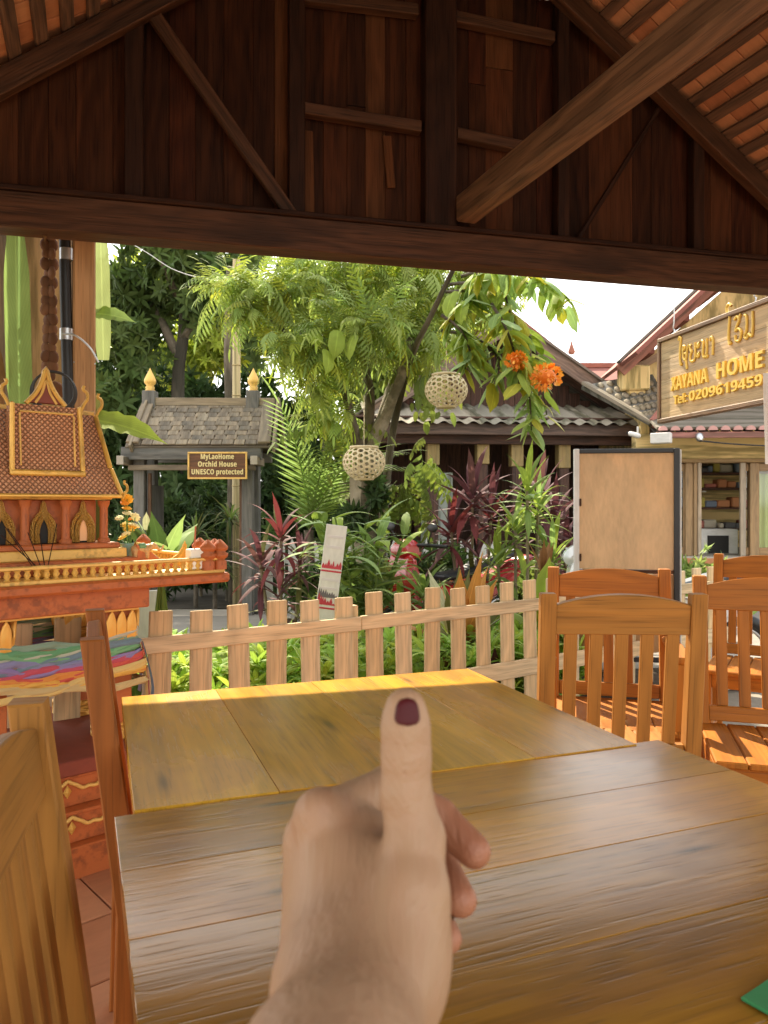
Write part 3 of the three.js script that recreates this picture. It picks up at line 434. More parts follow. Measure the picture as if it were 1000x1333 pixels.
    const g = new THREE.BufferGeometry(); g.setAttribute('position', new THREE.Float32BufferAttribute(pts, 3)); g.setIndex(idx); g.computeVertexNormals(); part('ribbon_tail', g, std({ c, roughness: 0.9, side: THREE.DoubleSide, transmission: 0.25, thickness: 0 }), rb); }
}
// ---------------------------------------------------------------- posts, pipe, banana leaves behind the spirit house
{
  const wp = at(108, 760, 3.42), post = thing('timber_post', 'square brown timber post rising behind the spirit house roof', 'post', [wp.x, -0.16, wp.z], 30 * D2); part('shaft', cbox(0.095, 4.4, 0.095, 0.008, 1), wood(woodB, [0.60, 0.36, 0.17], { roughness: 0.8 }), post, [0, 2.2, 0]); part('wire_band', new THREE.TorusGeometry(0.062, 0.004, 6, 4).rotateX(Math.PI / 2).rotateY(Math.PI / 4), M.metal, post, [0, 1.98, 0]);
  const cp = at(66, 700, 3.75), col = thing('concrete_column', 'thick beige concrete column behind the spirit house', 'column', [cp.x, -0.16, cp.z], 15 * D2); part('shaft', cbox(0.24, 4.6, 0.2, 0.01, 1), std({ c: [0.62, 0.49, 0.3], roughness: 0.95, map: stain, bumpMap: grit, bumpScale: 0.004 }), col, [0, 2.3, 0]); part('base_block', cbox(0.34, 0.5, 0.3, 0.012, 1), M.concrete, col, [0, 0.25, 0]);
  const pp = at(88, 700, 3.36), pipe = thing('drain_pipe', 'black bent pipe between the timber post and the concrete column', 'pipe', [pp.x, -0.16, pp.z]); part('pipe', tubeGeo([V3(0.02, 0, 0), V3(0.025, 1.2, 0), V3(0.0, 1.95, 0), V3(-0.012, 2.5, 0), V3(-0.02, 4.2, 0)], 0.024, 30, 10), M.black, pipe); for (const y of [2.1, 2.45]) part('pipe_joint', new THREE.CylinderGeometry(0.03, 0.03, 0.05, 12), M.metal, pipe, [-0.004, y, 0]);
  const gp2 = at(5, 700, 3.6), gpost = thing('grey_post', 'weathered grey post at the very edge behind the banana leaf', 'post', [gp2.x, -0.16, gp2.z]); part('shaft', cbox(0.1, 4.3, 0.08, 0.006, 1), M.greyWood[1], gpost, [0, 2.15, 0]);
  const cc = at(70, 512, 3.2), coil = thing('cable_coil', 'loop of black cable hanging behind the gold shrine gable', 'cable', cc.toArray()); for (let i = 0; i < 3; i++) part('loop', new THREE.TorusGeometry(0.088 - i * 0.004, 0.0048, 6, 40), M.cable, coil, [i * 0.003, i * 0.004, i * 0.006], [0.1 * i, 0.3, 0.2 * i]);
  const hp = at(84, 436, 3.3), hoop = thing('bent_wire', 'pale bent wire hooked around the timber post', 'wire', hp.toArray()); part('strand', tubeGeo([V3(0, 0, 0.02), V3(0.06, -0.01, 0.04), V3(0.12, -0.06, 0.03), V3(0.15, -0.12, 0.01)], 0.0042, 20, 6), M.metal, hoop);
  const vp = at(64, 312, 3.45), vine = thing('seed_pod_string', 'hanging string of dried brown seed pods before the beige column', 'seed pods', vp.toArray()); part('cord', tubeGeo([V3(0, 0.3, 0), V3(0.004, -0.3, 0), V3(0, -0.69, 0)], 0.003, 16, 5), M.batten, vine);
  const pod = new THREE.SphereGeometry(1, 8, 6).scale(0.022, 0.03, 0.012).translate(0.016, 0, 0), pm = [[0.16, 0.07, 0.035], [0.22, 0.1, 0.05]].map((c) => std({ c, roughness: 0.8 })), r = rng(3);
  for (let i = 0; i < 17; i++) for (const s of [0, 1]) part('pod', pod, pm[i % 2], vine, [0, 0.06 - i * 0.042, 0], [0, s * Math.PI + rr(-0.6, 0.6, r), rr(-0.3, 0.3, r)], rr(0.8, 1.1, r));
  for (let i = 0; i < 4; i++) part('pod', pod, pm[1], vine, [rr(-0.03, 0.03, r), -0.68 - i * 0.012, 0], [0, r() * 6, 0.8], 1.2);
}
// ---------------------------------------------------------------- leaf shapes
// a bent blade: length 1 along +y then drooping towards +z, width w, folded along the midrib
function blade(w, droop, fold = 0.25, seg = 7, tip = 1.6, base = 0.35, wave = 0) {
  const pos = [], uv = [], idx = [];
  let y = 0, z = 0, a = 0;
  for (let i = 0; i <= seg; i++) {
    const t = i / seg, k = Math.pow(Math.sin(Math.PI * Math.pow(lerp(base * 0.3, 1, t), 0.8)), 1) , hw = w / 2 * Math.max(i === seg ? 0.02 : 0.1, Math.min(1, k * 1.15)) * (t > 0.75 ? Math.pow((1 - t) / 0.25, 1 / tip) * 1 + 0.0 : 1);
    const dz = -Math.sin(a) * fold * hw, dy = Math.cos(a) * 0;
    const ww = wave * Math.sin(i * 2.1) * hw;
    pos.push(-hw, y + fold * hw * Math.sin(a) + dy, z + fold * hw * Math.cos(a) + ww, 0, y, z, hw, y + fold * hw * Math.sin(a), z + fold * hw * Math.cos(a) - ww);
    uv.push(0, t, 0.5, t, 1, t);
    a = droop * (t + 0.5 / seg); y += Math.cos(a) / seg; z += Math.sin(a) / seg;
  }
  for (let i = 0; i < seg; i++) { const o = i * 3; idx.push(o, o + 1, o + 4, o, o + 4, o + 3, o + 1, o + 2, o + 5, o + 1, o + 5, o + 4); }
  const g = new THREE.BufferGeometry(); g.setAttribute('position', new THREE.Float32BufferAttribute(pos, 3)); g.setAttribute('uv', new THREE.Float32BufferAttribute(uv, 2)); g.setIndex(idx); g.computeVertexNormals(); return g;
}
// a feather leaf: rachis along a bent line, pairs of leaflets
function pinnate(pairs, leaf, len, droop, ang = 1.0, hang = 0.2, taper = 0.4, rad = 0.008) {
  const l = [], pts = []; let y = 0, z = 0;
  for (let i = 0; i <= pairs; i++) { const t = i / pairs, a = droop * t; pts.push(V3(0, y, z)); if (i > 0) for (const s of [-1, 1]) { const k = len * (1 - taper * Math.abs(t - 0.45) * 1.6); l.push(leaf.clone().scale(k, k, k).rotateX(hang).rotateZ(-s * ang * (1 - 0.35 * t)).rotateX(a).translate(0, y, z)); } y += Math.cos(a) / pairs; z += Math.sin(a) / pairs; }
  l.push(leaf.clone().scale(len, len, len).rotateX(droop).translate(0, y, z));
  l.push(tubeGeo(pts, rad, pairs, 4)); return merge(l);
}
const eul = (x, y, z) => new THREE.Quaternion().setFromEuler(new THREE.Euler(x, y, z, 'YXZ'));
// scatter copies of one leaf through ellipsoids; every copy hangs outwards and down
function crown(name, geo, mats, blobs, parent, seed, size, o = {}) {
  const r = rng(seed), tot = blobs.reduce((a, b) => a + Math.round(b.n * (o.more ?? 1)), 0), m4 = new THREE.Matrix4(), im = new THREE.InstancedMesh(geo, mats, tot), col = new THREE.Color(); let k = 0;
  for (const b of blobs) for (let i = 0; i < Math.round(b.n * (o.more ?? 1)); i++) {
    const u = r() * 2 - 1, ph = r() * 6.2832, q = Math.sqrt(1 - u * u), rad = Math.pow(r(), o.fill ?? 0.5), d = V3(q * Math.cos(ph), u, q * Math.sin(ph));
    const lump = 0.8 + 0.35 * Math.sin(d.x * 5 + b.c[0] * 7) * Math.sin(d.y * 6 + b.c[1] * 3) ;
    const p = V3(b.c[0] + d.x * b.r[0] * rad * lump, b.c[1] + d.y * b.r[1] * rad * lump, b.c[2] + d.z * b.r[2] * rad * lump);
    const quat = eul((o.pitch ?? 1.7) + rr(-(o.pv ?? 0.8), o.pv ?? 0.8, r), Math.atan2(d.x, d.z) + rr(-1, 1, r), rr(-0.5, 0.5, r)), s = size * rr(0.65, 1.25, r);
    m4.compose(p, quat, V3(s, s, s)); im.setMatrixAt(k, m4); const t = rr(0.7, 1.25, r); col.setRGB(t * (1 + (b.warm ?? 0) + rr(0, 0.25, r)), t, t * rr(0.7, 1, r)); im.setColorAt(k, col); k++;
  }
  im.name = name; im.castShadow = im.receiveShadow = true; im.userData.kind = 'stuff'; parent.add(im); return im;
}
// a plant of separate blades rising from one base
function rosette(t, geos, mats, n, L, o = {}) {
  const r = rng(o.seed ?? 1), y0 = o.y ?? 0;
  for (let i = 0; i < n; i++) { const f = (i + 0.5) / n, tilt = lerp(o.min ?? 0.1, o.max ?? 1.0, f) + rr(-0.12, 0.12, r), yaw = i * 2.4 + rr(-0.3, 0.3, r), s = L * rr(0.75, 1.1, r) * (o.shrink ? lerp(0.7, 1, f) : 1), m = new THREE.Mesh(pick(geos, r), pick(mats, r)); m.name = 'leaf'; m.castShadow = true; m.quaternion.copy(eul(tilt, yaw, 0)); m.scale.setScalar(s); m.position.set((o.x ?? 0), y0 - (o.stack ?? 0) * f, (o.z ?? 0)); t.add(m); }
}
function canePlant(t, canes, geos, mats, n, L, o = {}) { // canes: [x, z, height, lean]
  canes.forEach(([x, z, h, lx = 0], i) => { part('cane', tubeGeo([V3(x * 0.5, 0, z * 0.5), V3(x, h * 0.5, z), V3(x + lx, h, z)], o.rad ?? 0.014, 10, 7), o.stem ?? caneMat, t); rosette(t, geos, mats, n, L * (1 - 0.08 * (i % 3)), { ...o, seed: (o.seed ?? 1) + i * 13, x: x + lx, y: h + 0.05, z, stack: o.stack ?? 0.22 }); });
}
const caneMat = std({ c: [0.24, 0.19, 0.12], roughness: 0.9, bumpMap: grit, bumpScale: 0.004 }), barkMat = std({ c: [0.17, 0.135, 0.095], roughness: 0.95, map: stain, bumpMap: grit, bumpScale: 0.015 }), barkDark = std({ c: [0.085, 0.07, 0.05], roughness: 0.95, map: stain, bumpMap: grit, bumpScale: 0.015 }), barkPale = std({ c: [0.30, 0.25, 0.17], roughness: 0.95, map: stain, bumpMap: grit, bumpScale: 0.015 });
const L = {
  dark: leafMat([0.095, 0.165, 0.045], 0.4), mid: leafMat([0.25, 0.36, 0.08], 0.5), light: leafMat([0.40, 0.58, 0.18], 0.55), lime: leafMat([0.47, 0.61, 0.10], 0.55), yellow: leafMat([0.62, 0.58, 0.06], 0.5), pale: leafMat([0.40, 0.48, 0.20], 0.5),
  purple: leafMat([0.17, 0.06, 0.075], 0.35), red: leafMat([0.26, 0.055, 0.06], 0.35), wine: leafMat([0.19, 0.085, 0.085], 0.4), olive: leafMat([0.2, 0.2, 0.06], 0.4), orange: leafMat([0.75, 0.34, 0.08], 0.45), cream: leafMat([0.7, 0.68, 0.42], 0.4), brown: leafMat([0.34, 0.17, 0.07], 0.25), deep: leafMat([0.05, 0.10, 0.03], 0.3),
};
const bl = { strap: [blade(0.13, 0.5), blade(0.12, 1.1), blade(0.14, 1.6), blade(0.12, 0.8, 0.35)], broad: [blade(0.34, 0.5, 0.2), blade(0.36, 0.9, 0.25), blade(0.32, 1.3, 0.2)], thin: [blade(0.055, 0.9), blade(0.05, 1.6), blade(0.06, 2.2)], spear: [blade(0.2, 0.25), blade(0.22, 0.5), blade(0.18, 0.15)] };

// ---------------------------------------------------------------- trees
function limb(t, pts, r0, r1, mat, name = 'limb') {
  const c = new THREE.CatmullRomCurve3(pts), N = 14, g = new THREE.TubeGeometry(c, N, 1, 9), p = g.attributes.position;
  for (let i = 0; i <= N; i++) { const o = c.getPointAt(i / N), rad = lerp(r0, r1, i / N); for (let j = 0; j <= 9; j++) { const k = i * 10 + j, v = V3().fromBufferAttribute(p, k).sub(o).multiplyScalar(rad * (1 + 0.14 * Math.sin(j * 2.1 + i * 1.3))).add(o); p.setXYZ(k, v.x, v.y, v.z); } }
  g.computeVertexNormals(); return part(name, g, mat, t);
}
const rel = (o) => (px, py, Z) => at(px, py, Z).sub(o.position);
const leafSmall = blade(0.42, 0.7, 0.2, 4), leafLong = blade(0.26, 0.8, 0.2, 4);
const sprayFine = pinnate(6, blade(0.2, 0.5, 0.15, 3), 0.46, 0.7, 0.95, 0.3), sprayBroad = pinnate(5, blade(0.42, 0.6, 0.2, 4), 0.36, 0.7, 1.1, 0.5);
const cluster = (() => { const l = [], r = rng(4); for (let i = 0; i < 7; i++) l.push(leafLong.clone().scale(0.9, 0.9, 0.9).rotateX(rr(0.5, 1.3, r)).rotateY(i * 0.9 + rr(-0.2, 0.2, r))); return merge(l); })();
{ // dark broad-leaved tree behind the gate
  const b = at(238, 760, 13), t = thing('mango_tree', 'dark large-leaved tree rising behind the small gate roof', 'tree', [b.x, -0.16, b.z]), q = rel(t);
  limb(t, [q(238, 790, 13), q(236, 600, 13), q(232, 500, 13), q(240, 420, 13), q(236, 330, 13), q(230, 240, 13)], 0.14, 0.07, barkDark, 'trunk');
  limb(t, [q(236, 470, 13), q(200, 400, 13.2), q(165, 350, 13.4)], 0.09, 0.03, barkMat); limb(t, [q(238, 440, 13), q(280, 390, 12.8), q(310, 340, 12.6)], 0.09, 0.03, barkMat); limb(t, [q(236, 400, 13), q(215, 350, 12.4), q(190, 300, 12.2)], 0.07, 0.02, barkMat);
  const e = (px, py, Z, rx, ry, rz, n) => { const c = q(px, py, Z); return { c: c.toArray(), r: [rx, ry, rz], n }; };
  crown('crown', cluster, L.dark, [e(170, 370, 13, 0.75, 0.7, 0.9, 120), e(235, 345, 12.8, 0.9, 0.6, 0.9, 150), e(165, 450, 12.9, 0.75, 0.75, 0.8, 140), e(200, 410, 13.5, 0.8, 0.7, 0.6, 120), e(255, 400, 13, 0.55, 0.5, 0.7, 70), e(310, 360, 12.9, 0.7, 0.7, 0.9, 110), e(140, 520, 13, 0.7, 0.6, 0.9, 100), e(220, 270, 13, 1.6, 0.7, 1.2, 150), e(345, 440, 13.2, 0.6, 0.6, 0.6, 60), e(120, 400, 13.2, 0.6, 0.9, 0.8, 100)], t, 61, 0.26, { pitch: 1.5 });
}
{ // sunlit bamboo and shrubs further back, and darker hedge below
  const mk = (name, label, px, py, Z, list, geo, mat, seed, size, grp) => { const b = at(px, py, Z), t = thing(name, label, 'tree', [b.x, -0.16, b.z], 0, grp), q = rel(t); limb(t, [V3(0, 0, 0), V3(0.08, (b.y) * 0.6, 0), V3(0.02, b.y + 0.4, 0)], 0.13, 0.05, barkMat, 'trunk'); crown('crown', geo, mat, list.map(([x, y, z, rx, ry, rz, n, warm]) => ({ c: q(x, y, z).toArray(), r: [rx, ry, rz], n, warm })), t, seed, size); return t; };
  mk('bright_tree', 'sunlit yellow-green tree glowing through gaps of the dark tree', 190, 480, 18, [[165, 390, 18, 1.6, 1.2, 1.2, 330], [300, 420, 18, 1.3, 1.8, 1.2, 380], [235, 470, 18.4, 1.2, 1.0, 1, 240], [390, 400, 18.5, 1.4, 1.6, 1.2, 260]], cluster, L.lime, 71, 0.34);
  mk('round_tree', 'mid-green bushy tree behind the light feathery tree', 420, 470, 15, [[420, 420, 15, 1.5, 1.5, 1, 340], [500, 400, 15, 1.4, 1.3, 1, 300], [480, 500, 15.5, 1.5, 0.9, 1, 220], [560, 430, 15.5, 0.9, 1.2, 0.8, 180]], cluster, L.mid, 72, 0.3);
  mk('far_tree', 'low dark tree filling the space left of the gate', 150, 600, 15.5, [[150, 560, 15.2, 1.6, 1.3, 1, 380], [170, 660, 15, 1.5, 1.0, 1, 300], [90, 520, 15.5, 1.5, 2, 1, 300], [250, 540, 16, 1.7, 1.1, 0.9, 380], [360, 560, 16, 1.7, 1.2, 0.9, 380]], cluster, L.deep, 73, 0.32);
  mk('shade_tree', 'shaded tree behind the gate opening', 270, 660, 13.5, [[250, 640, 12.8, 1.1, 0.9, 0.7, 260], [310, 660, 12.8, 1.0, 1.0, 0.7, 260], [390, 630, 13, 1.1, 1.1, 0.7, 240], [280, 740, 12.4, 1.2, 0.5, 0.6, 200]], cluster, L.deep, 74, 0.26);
}
{ // the light feathery tree in front, several leaning stems
  const b = at(472, 790, 7.6), t = thing('feathery_tree', 'light green feathery tree on leaning stems above the planted bed', 'tree', [b.x, -0.16, b.z]), q = rel(t);
  limb(t, [V3(0, 0, 0), q(474, 700, 7.6), q(470, 640, 7.6), q(478, 590, 7.6)], 0.14, 0.11, barkPale, 'trunk');
  limb(t, [q(478, 595, 7.6), q(500, 545, 7.6), q(522, 490, 7.5), q(535, 440, 7.5)], 0.075, 0.035, barkPale); limb(t, [q(476, 595, 7.6), q(482, 540, 7.7), q(476, 480, 7.8), q(450, 400, 7.8)], 0.06, 0.03, barkMat); limb(t, [q(474, 600, 7.6), q(456, 540, 7.5), q(440, 480, 7.4), q(400, 420, 7.3)], 0.05, 0.02, barkMat); limb(t, [q(490, 560, 7.6), q(510, 500, 7.9), q(540, 430, 8), q(600, 380, 8)], 0.045, 0.02, barkPale); limb(t, [q(440, 480, 7.4), q(370, 430, 7.2), q(320, 390, 7.1)], 0.03, 0.012, barkMat);
  const e = (px, py, Z, rx, ry, rz, n, warm = 0) => ({ c: q(px, py, Z).toArray(), r: [rx, ry, rz], n, warm });
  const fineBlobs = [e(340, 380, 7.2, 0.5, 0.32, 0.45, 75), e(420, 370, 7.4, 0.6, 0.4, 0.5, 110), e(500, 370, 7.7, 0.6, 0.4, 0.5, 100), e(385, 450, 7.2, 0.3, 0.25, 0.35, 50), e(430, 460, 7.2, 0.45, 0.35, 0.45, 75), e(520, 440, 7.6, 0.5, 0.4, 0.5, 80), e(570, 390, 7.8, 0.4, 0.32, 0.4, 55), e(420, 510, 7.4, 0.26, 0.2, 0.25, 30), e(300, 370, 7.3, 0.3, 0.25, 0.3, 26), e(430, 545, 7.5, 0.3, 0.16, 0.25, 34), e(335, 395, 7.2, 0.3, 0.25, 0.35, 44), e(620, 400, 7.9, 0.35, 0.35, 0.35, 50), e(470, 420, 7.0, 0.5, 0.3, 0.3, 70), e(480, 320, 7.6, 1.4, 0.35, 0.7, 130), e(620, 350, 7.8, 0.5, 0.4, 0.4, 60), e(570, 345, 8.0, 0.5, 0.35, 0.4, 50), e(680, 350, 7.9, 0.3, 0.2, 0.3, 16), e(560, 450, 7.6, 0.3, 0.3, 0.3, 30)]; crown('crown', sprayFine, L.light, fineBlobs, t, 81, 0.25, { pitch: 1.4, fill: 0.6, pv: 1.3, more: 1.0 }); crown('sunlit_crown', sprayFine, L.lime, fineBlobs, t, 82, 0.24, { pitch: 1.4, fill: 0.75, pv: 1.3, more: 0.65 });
  crown('hanging_foliage', sprayBroad, L.mid, [e(545, 610, 7.6, 0.16, 0.34, 0.2, 20), e(525, 650, 7.7, 0.14, 0.3, 0.2, 16), e(555, 480, 7.6, 0.25, 0.25, 0.25, 18), e(440, 555, 7.7, 0.3, 0.15, 0.2, 14)], t, 83, 0.36, { pitch: 2.3 });
  crown('trunk_foliage', cluster, L.deep, [e(465, 680, 7.5, 0.16, 0.28, 0.16, 34), e(490, 640, 7.5, 0.12, 0.3, 0.14, 24)], t, 84, 0.16);
  // a few big leaves hung in the crown
  for (const [px, py, s, y] of [[440, 430, 0.30, 0.3], [462, 436, 0.26, -0.5], [425, 455, 0.26, 0.9]]) { const m = part('large_leaf', bl.broad[2], L.lime, t, q(px, py, 6.75)); m.scale.set(s * 1.5, s, s); m.quaternion.copy(eul(2.4, y, 0.2)); }
}
{ // flowering branch at the right of the tree: big leaflets hanging in the sun and orange flower heads
  const b = at(500, 790, 8.3), t = thing('flowering_tree', 'tree with bright drooping leaves and orange flower heads before the wooden gable', 'tree', [b.x, -0.16, b.z]), q = rel(t), r = rng(17);
  limb(t, [V3(0, 0, 0), q(498, 700, 8.3), q(506, 600, 8.1), q(530, 480, 7.5), q(562, 410, 6.8), q(590, 350, 6.4)], 0.06, 0.02, barkMat, 'trunk');
  const twigs = [[[578, 400], [640, 395], [690, 440], [712, 540]], [[585, 370], [660, 365], [705, 375], [735, 400]], [[575, 430], [620, 440], [650, 470], [640, 500]], [[580, 380], [620, 380], [600, 400], [590, 420]], [[600, 350], [650, 370], [665, 410], [680, 440]], [[690, 440], [690, 480], [690, 520], [692, 560]], [[575, 410], [600, 430], [612, 460], [606, 480]], [[600, 360], [640, 350], [700, 365], [742, 390]], [[640, 395], [660, 430], [672, 470], [676, 500]]];
  const lg = [blade(0.56, 0.5, 0.2, 6), blade(0.5, 0.9, 0.25, 6), blade(0.58, 0.25, 0.15, 6)], lm = [L.lime, L.light, L.lime, L.yellow, L.light];
  twigs.forEach((w, k) => { const pts = w.map(([x, y], i) => q(x, y, 6.4 - 0.1 * k * 0.5 - 0.05 * i)); limb(t, pts, 0.014, 0.005, barkMat, 'twig'); const c = new THREE.CatmullRomCurve3(pts);
    for (let i = 0; i < 16; i++) { const f = 0.15 + 0.85 * (i / 15), p = c.getPointAt(f); for (const s of [-1, 1]) { if (r() < 0.1) continue; const m = part('leaf', pick(lg, r), pick(lm, r), t, [p.x + s * 0.02, p.y, p.z + rr(-0.08, 0.08, r)]); m.scale.setScalar(rr(0.14, 0.27, r)); m.quaternion.copy(eul(2.35 + rr(-0.5, 0.5, r), s * 1.3 + rr(-0.8, 0.8, r), rr(-0.3, 0.3, r))); } } });
  const om = [[0.9, 0.36, 0.02], [0.92, 0.48, 0.05], [0.86, 0.26, 0.015]].map((c) => std({ c, roughness: 0.7, transmission: 0.3, thickness: 0, side: THREE.DoubleSide })), pg = blade(0.5, 0.9, 0.2, 3);
  for (const [px, py, rad] of [[711, 491, 0.125], [672, 470, 0.075]]) { const p = q(px, py, 5.85), l = [[], [], []]; for (let i = 0; i < 130; i++) { const u = r() * 2 - 1, a = r() * 6.28, s = Math.sqrt(1 - u * u), d = V3(s * Math.cos(a), u, s * Math.sin(a)), g = pg.clone().scale(0.045, 0.045, 0.045).rotateX(rr(-0.6, 0.6, r)); g.applyQuaternion(new THREE.Quaternion().setFromUnitVectors(V3(0, 1, 0), d)); g.translate(d.x * rad * 0.85 * rr(0.75, 1, r), d.y * rad * 0.68 * rr(0.75, 1, r), d.z * rad * 0.85 * rr(0.75, 1, r)); l[i % 3].push(g); } const core = part('flower_head', new THREE.IcosahedronGeometry(rad * 0.6, 2).scale(1, 0.8, 1), om[2], t, p); l.forEach((x, i) => { part('petals', merge(x), om[i], core).userData.kind = 'stuff'; }); }
}
// ---------------------------------------------------------------- small roofed gate of the garden
const font = await new FontLoader().loadAsync('fonts/droid/droid_sans_bold.typeface.json');
function text(str, size, depth) { const g = new TextGeometry(str, { font, size, depth, curveSegments: 4, bevelEnabled: true, bevelThickness: depth * 0.25, bevelSize: size * 0.012, bevelSegments: 1 }); g.computeBoundingBox(); return g; }
{
  const Z = 9, X0 = -2.74, X1 = -1.53, gate = thing('garden_gate', 'small weathered grey gate with shingle roof and two gold-tipped posts', 'gate', [(X0 + X1) / 2, -0.16, -Z]), hw = (X1 - X0) / 2, g0 = 0.16, r = rng(41);
  const eave = 1.845 + g0, ridge = 2.36 + g0, fz = 0.52;              // local: +z to the viewer
  for (const s of [-1, 1]) { part('post', cbox(0.15, ridge + 0.16, 0.15, 0.008, 1), M.blueGrey, gate, [s * hw, (ridge + 0.16) / 2, 0]);
    const f = lathe([[0.06, 0], [0.075, 0.015], [0.06, 0.03], [0.07, 0.055], [0.05, 0.075], [0.085, 0.11], [0.088, 0.145], [0.06, 0.2], [0.02, 0.265], [0.004, 0.3]], 16); part('finial', f, M.goldPaint, gate, [s * hw, ridge + 0.155, 0], null, [0.78, 0.92, 0.78]);
    part('front_post', cbox(0.12, eave - 0.1, 0.12, 0.006, 1), M.blueGrey, gate, [s * hw, (eave - 0.1) / 2, 0.36]);
    part('bracket', cbox(0.07, 0.09, 0.5, 0.006, 2), M.greyWood[1], gate, [s * (hw + 0.12), eave - 0.17, 0.42]); part('bracket_cap', cbox(0.075, 0.095, 0.012, 0.003, 1), M.concrete, gate, [s * (hw + 0.12), eave - 0.17, 0.678]); }
  part('lintel', cbox(hw * 2 + 0.34, 0.14, 0.1, 0.006, 0), M.blueGrey, gate, [0, eave - 0.085, 0.46]); part('lintel', cbox(hw * 2 + 0.2, 0.06, 0.08, 0.006, 0), M.greyWood[0], gate, [0, eave - 0.24, 0.44]); part('lintel', cbox(hw * 2 + 0.3, 0.12, 0.1, 0.006, 0), M.blueGrey, gate, [0, eave - 0.08, -0.46]);
  const roof = new THREE.Group(); roof.name = 'roof'; roof.position.x = 0.09; gate.add(roof);
  const L0 = Math.hypot(fz, ridge - eave), rows = 9, shw = 0.13;
  const gs = [0, 1, 2].map((i) => cbox(shw - 0.006 - i * 0.004, 0.016, L0 / rows * 1.7, 0.004, 2));
  for (const s of [1, -1]) { const ang = Math.atan2(ridge - eave, fz);
    const b = part('roof_boarding', cbox(hw * 2 + 0.42, 0.02, L0, 0.004, 0), M.greyWood[2], roof, [0, (ridge + eave) / 2 - 0.022, s * fz / 2], [s * ang, 0, 0]);
    for (let i = 0; i < rows; i++) for (let j = 0; j < 12; j++) { if (s < 0 && i > 2) continue; const t = (i + 0.35) / rows, x = -hw - 0.16 + (j + 0.5) * (hw * 2 + 0.32) / 12 + (i % 2) * 0.03; const m = part('shingle', pick(gs, r), pick(M.greyWood, r), roof, [x, lerp(ridge, eave, t) + 0.014 + rr(0, 0.008, r), s * fz * t], [s * (ang - 0.06 + rr(-0.03, 0.03, r)), rr(-0.03, 0.03, r), rr(-0.03, 0.03, r)]); } }
  bar('ridge_cap', V3(-hw - 0.16, ridge + 0.035, 0), V3(hw + 0.16, ridge + 0.03, 0), 0.09, 0.1, M.greyWood[3], roof);
  for (const s of [-1, 1]) for (const f of [1, -1]) bar('barge_board', V3(s * (hw + 0.2) + (s < 0 ? 0.09 : 0), ridge + 0.05, 0), V3(s * (hw + 0.225) + (s < 0 ? 0.09 : 0), eave - 0.04, f * (fz + 0.04)), 0.11, 0.03, M.greyWood[3], roof);
  for (const s of [-1, 1]) bar('verge_board', V3(s * (hw + 0.1), ridge + 0.03, 0.03), V3(s * (hw + 0.12), eave + 0.03, fz + 0.03), 0.03, 0.14, M.greyWood[1], roof, V3(0, 1, 0.8));
  for (const s of [-1, 1]) part('flank_panel', new THREE.BufferGeometry().copy(extrude([[-fz, 0], [fz, 0], [0, ridge - eave]], 0.02, 0.003).rotateY(Math.PI / 2)), M.greyWood[0], roof, [s * (hw + 0.14), eave, 0]);
  for (const x of [-hw + 0.1, hw - 0.08]) part('door_jamb', cbox(0.035, eave - 0.3, 0.04, 0.004, 1), M.crossBeam, gate, [x, (eave - 0.3) / 2, 0.34]);
  part('door_leaf', cbox(0.04, 1.55, 0.5, 0.004, 1), M.blueGrey, gate, [-hw + 0.09, 0.8, 0.07]);
  part('threshold', cbox(hw * 2, 0.12, 0.5, 0.01, 0), M.concrete, gate, [0, 0.06, 0.2]);
  const sg = thing('gate_sign', 'brown sign reading MyLaoHome Orchid House hung on the gate lintel', 'sign', [at(283.5, 606, 8.36).x, at(0, 606, 8.36).y, -8.36]);
  part('board', cbox(0.64, 0.29, 0.025, 0.004, 0), wood(woodA, [0.22, 0.09, 0.03]), sg); for (const s of [-1, 1]) { part('frame', cbox(0.645, 0.018, 0.03, 0.003, 0), M.goldPaint, sg, [0, s * 0.1385, 0.006]); part('frame', cbox(0.018, 0.257, 0.03, 0.003, 1), M.goldPaint, sg, [s * 0.3135, 0, 0.006]); }
  [['MyLaoHome', 0.07, 0.36], ['Orchid House', -0.012, 0.42], ['UNESCO protected', -0.096, 0.56]].forEach(([s, y, w]) => { const g = text(s, 0.055, 0.006), b = g.boundingBox; g.translate(-(b.min.x + b.max.x) / 2, 0, 0); g.scale(w / (b.max.x - b.min.x), 1, 1); part('lettering', g, std({ c: [0.74, 0.60, 0.28], roughness: 0.6 }), sg, [0, y, 0.013]); });
}
{ // electric meter ring, bamboo pole and wire beside the gate
  const o = thing('bamboo_pole', 'pale upright bamboo pole standing behind the gate roof', 'pole', [at(308, 780, 10.2).x, -0.16, -10.2]); part('culm', new THREE.CylinderGeometry(0.05, 0.06, 4.6, 10), std({ c: [0.55, 0.43, 0.22], roughness: 0.6, map: stain }), o, [0, 2.3, 0]); for (let i = 0; i < 11; i++) part('node', new THREE.TorusGeometry(0.056, 0.008, 5, 12).rotateX(Math.PI / 2), std({ c: [0.4, 0.3, 0.14] }), o, [0, 0.4 + i * 0.4, 0]);
  const o2 = thing('thin_trunk', 'thin brown trunk right beside the bamboo pole', 'trunk', [at(299, 780, 10.5).x, -0.16, -10.5]); part('stem', tubeGeo([V3(0, 0, 0), V3(0.03, 2, 0), V3(-0.02, 3.3, 0), V3(0.02, 4.6, 0)], 0.06, 16, 8), barkMat, o2);
  const w = at(190, 328, 9.5), wire = thing('slack_wire', 'white slack wire crossing the dark tree crown', 'wire', w.toArray()); part('strand', tubeGeo([V3(-0.9, 0.5, 0), V3(0, 0, 0), V3(0.35, -0.22, 0), V3(0.9, -0.36, 0), V3(1.7, -0.35, 0)], 0.0045, 30, 5), M.white, wire);
}
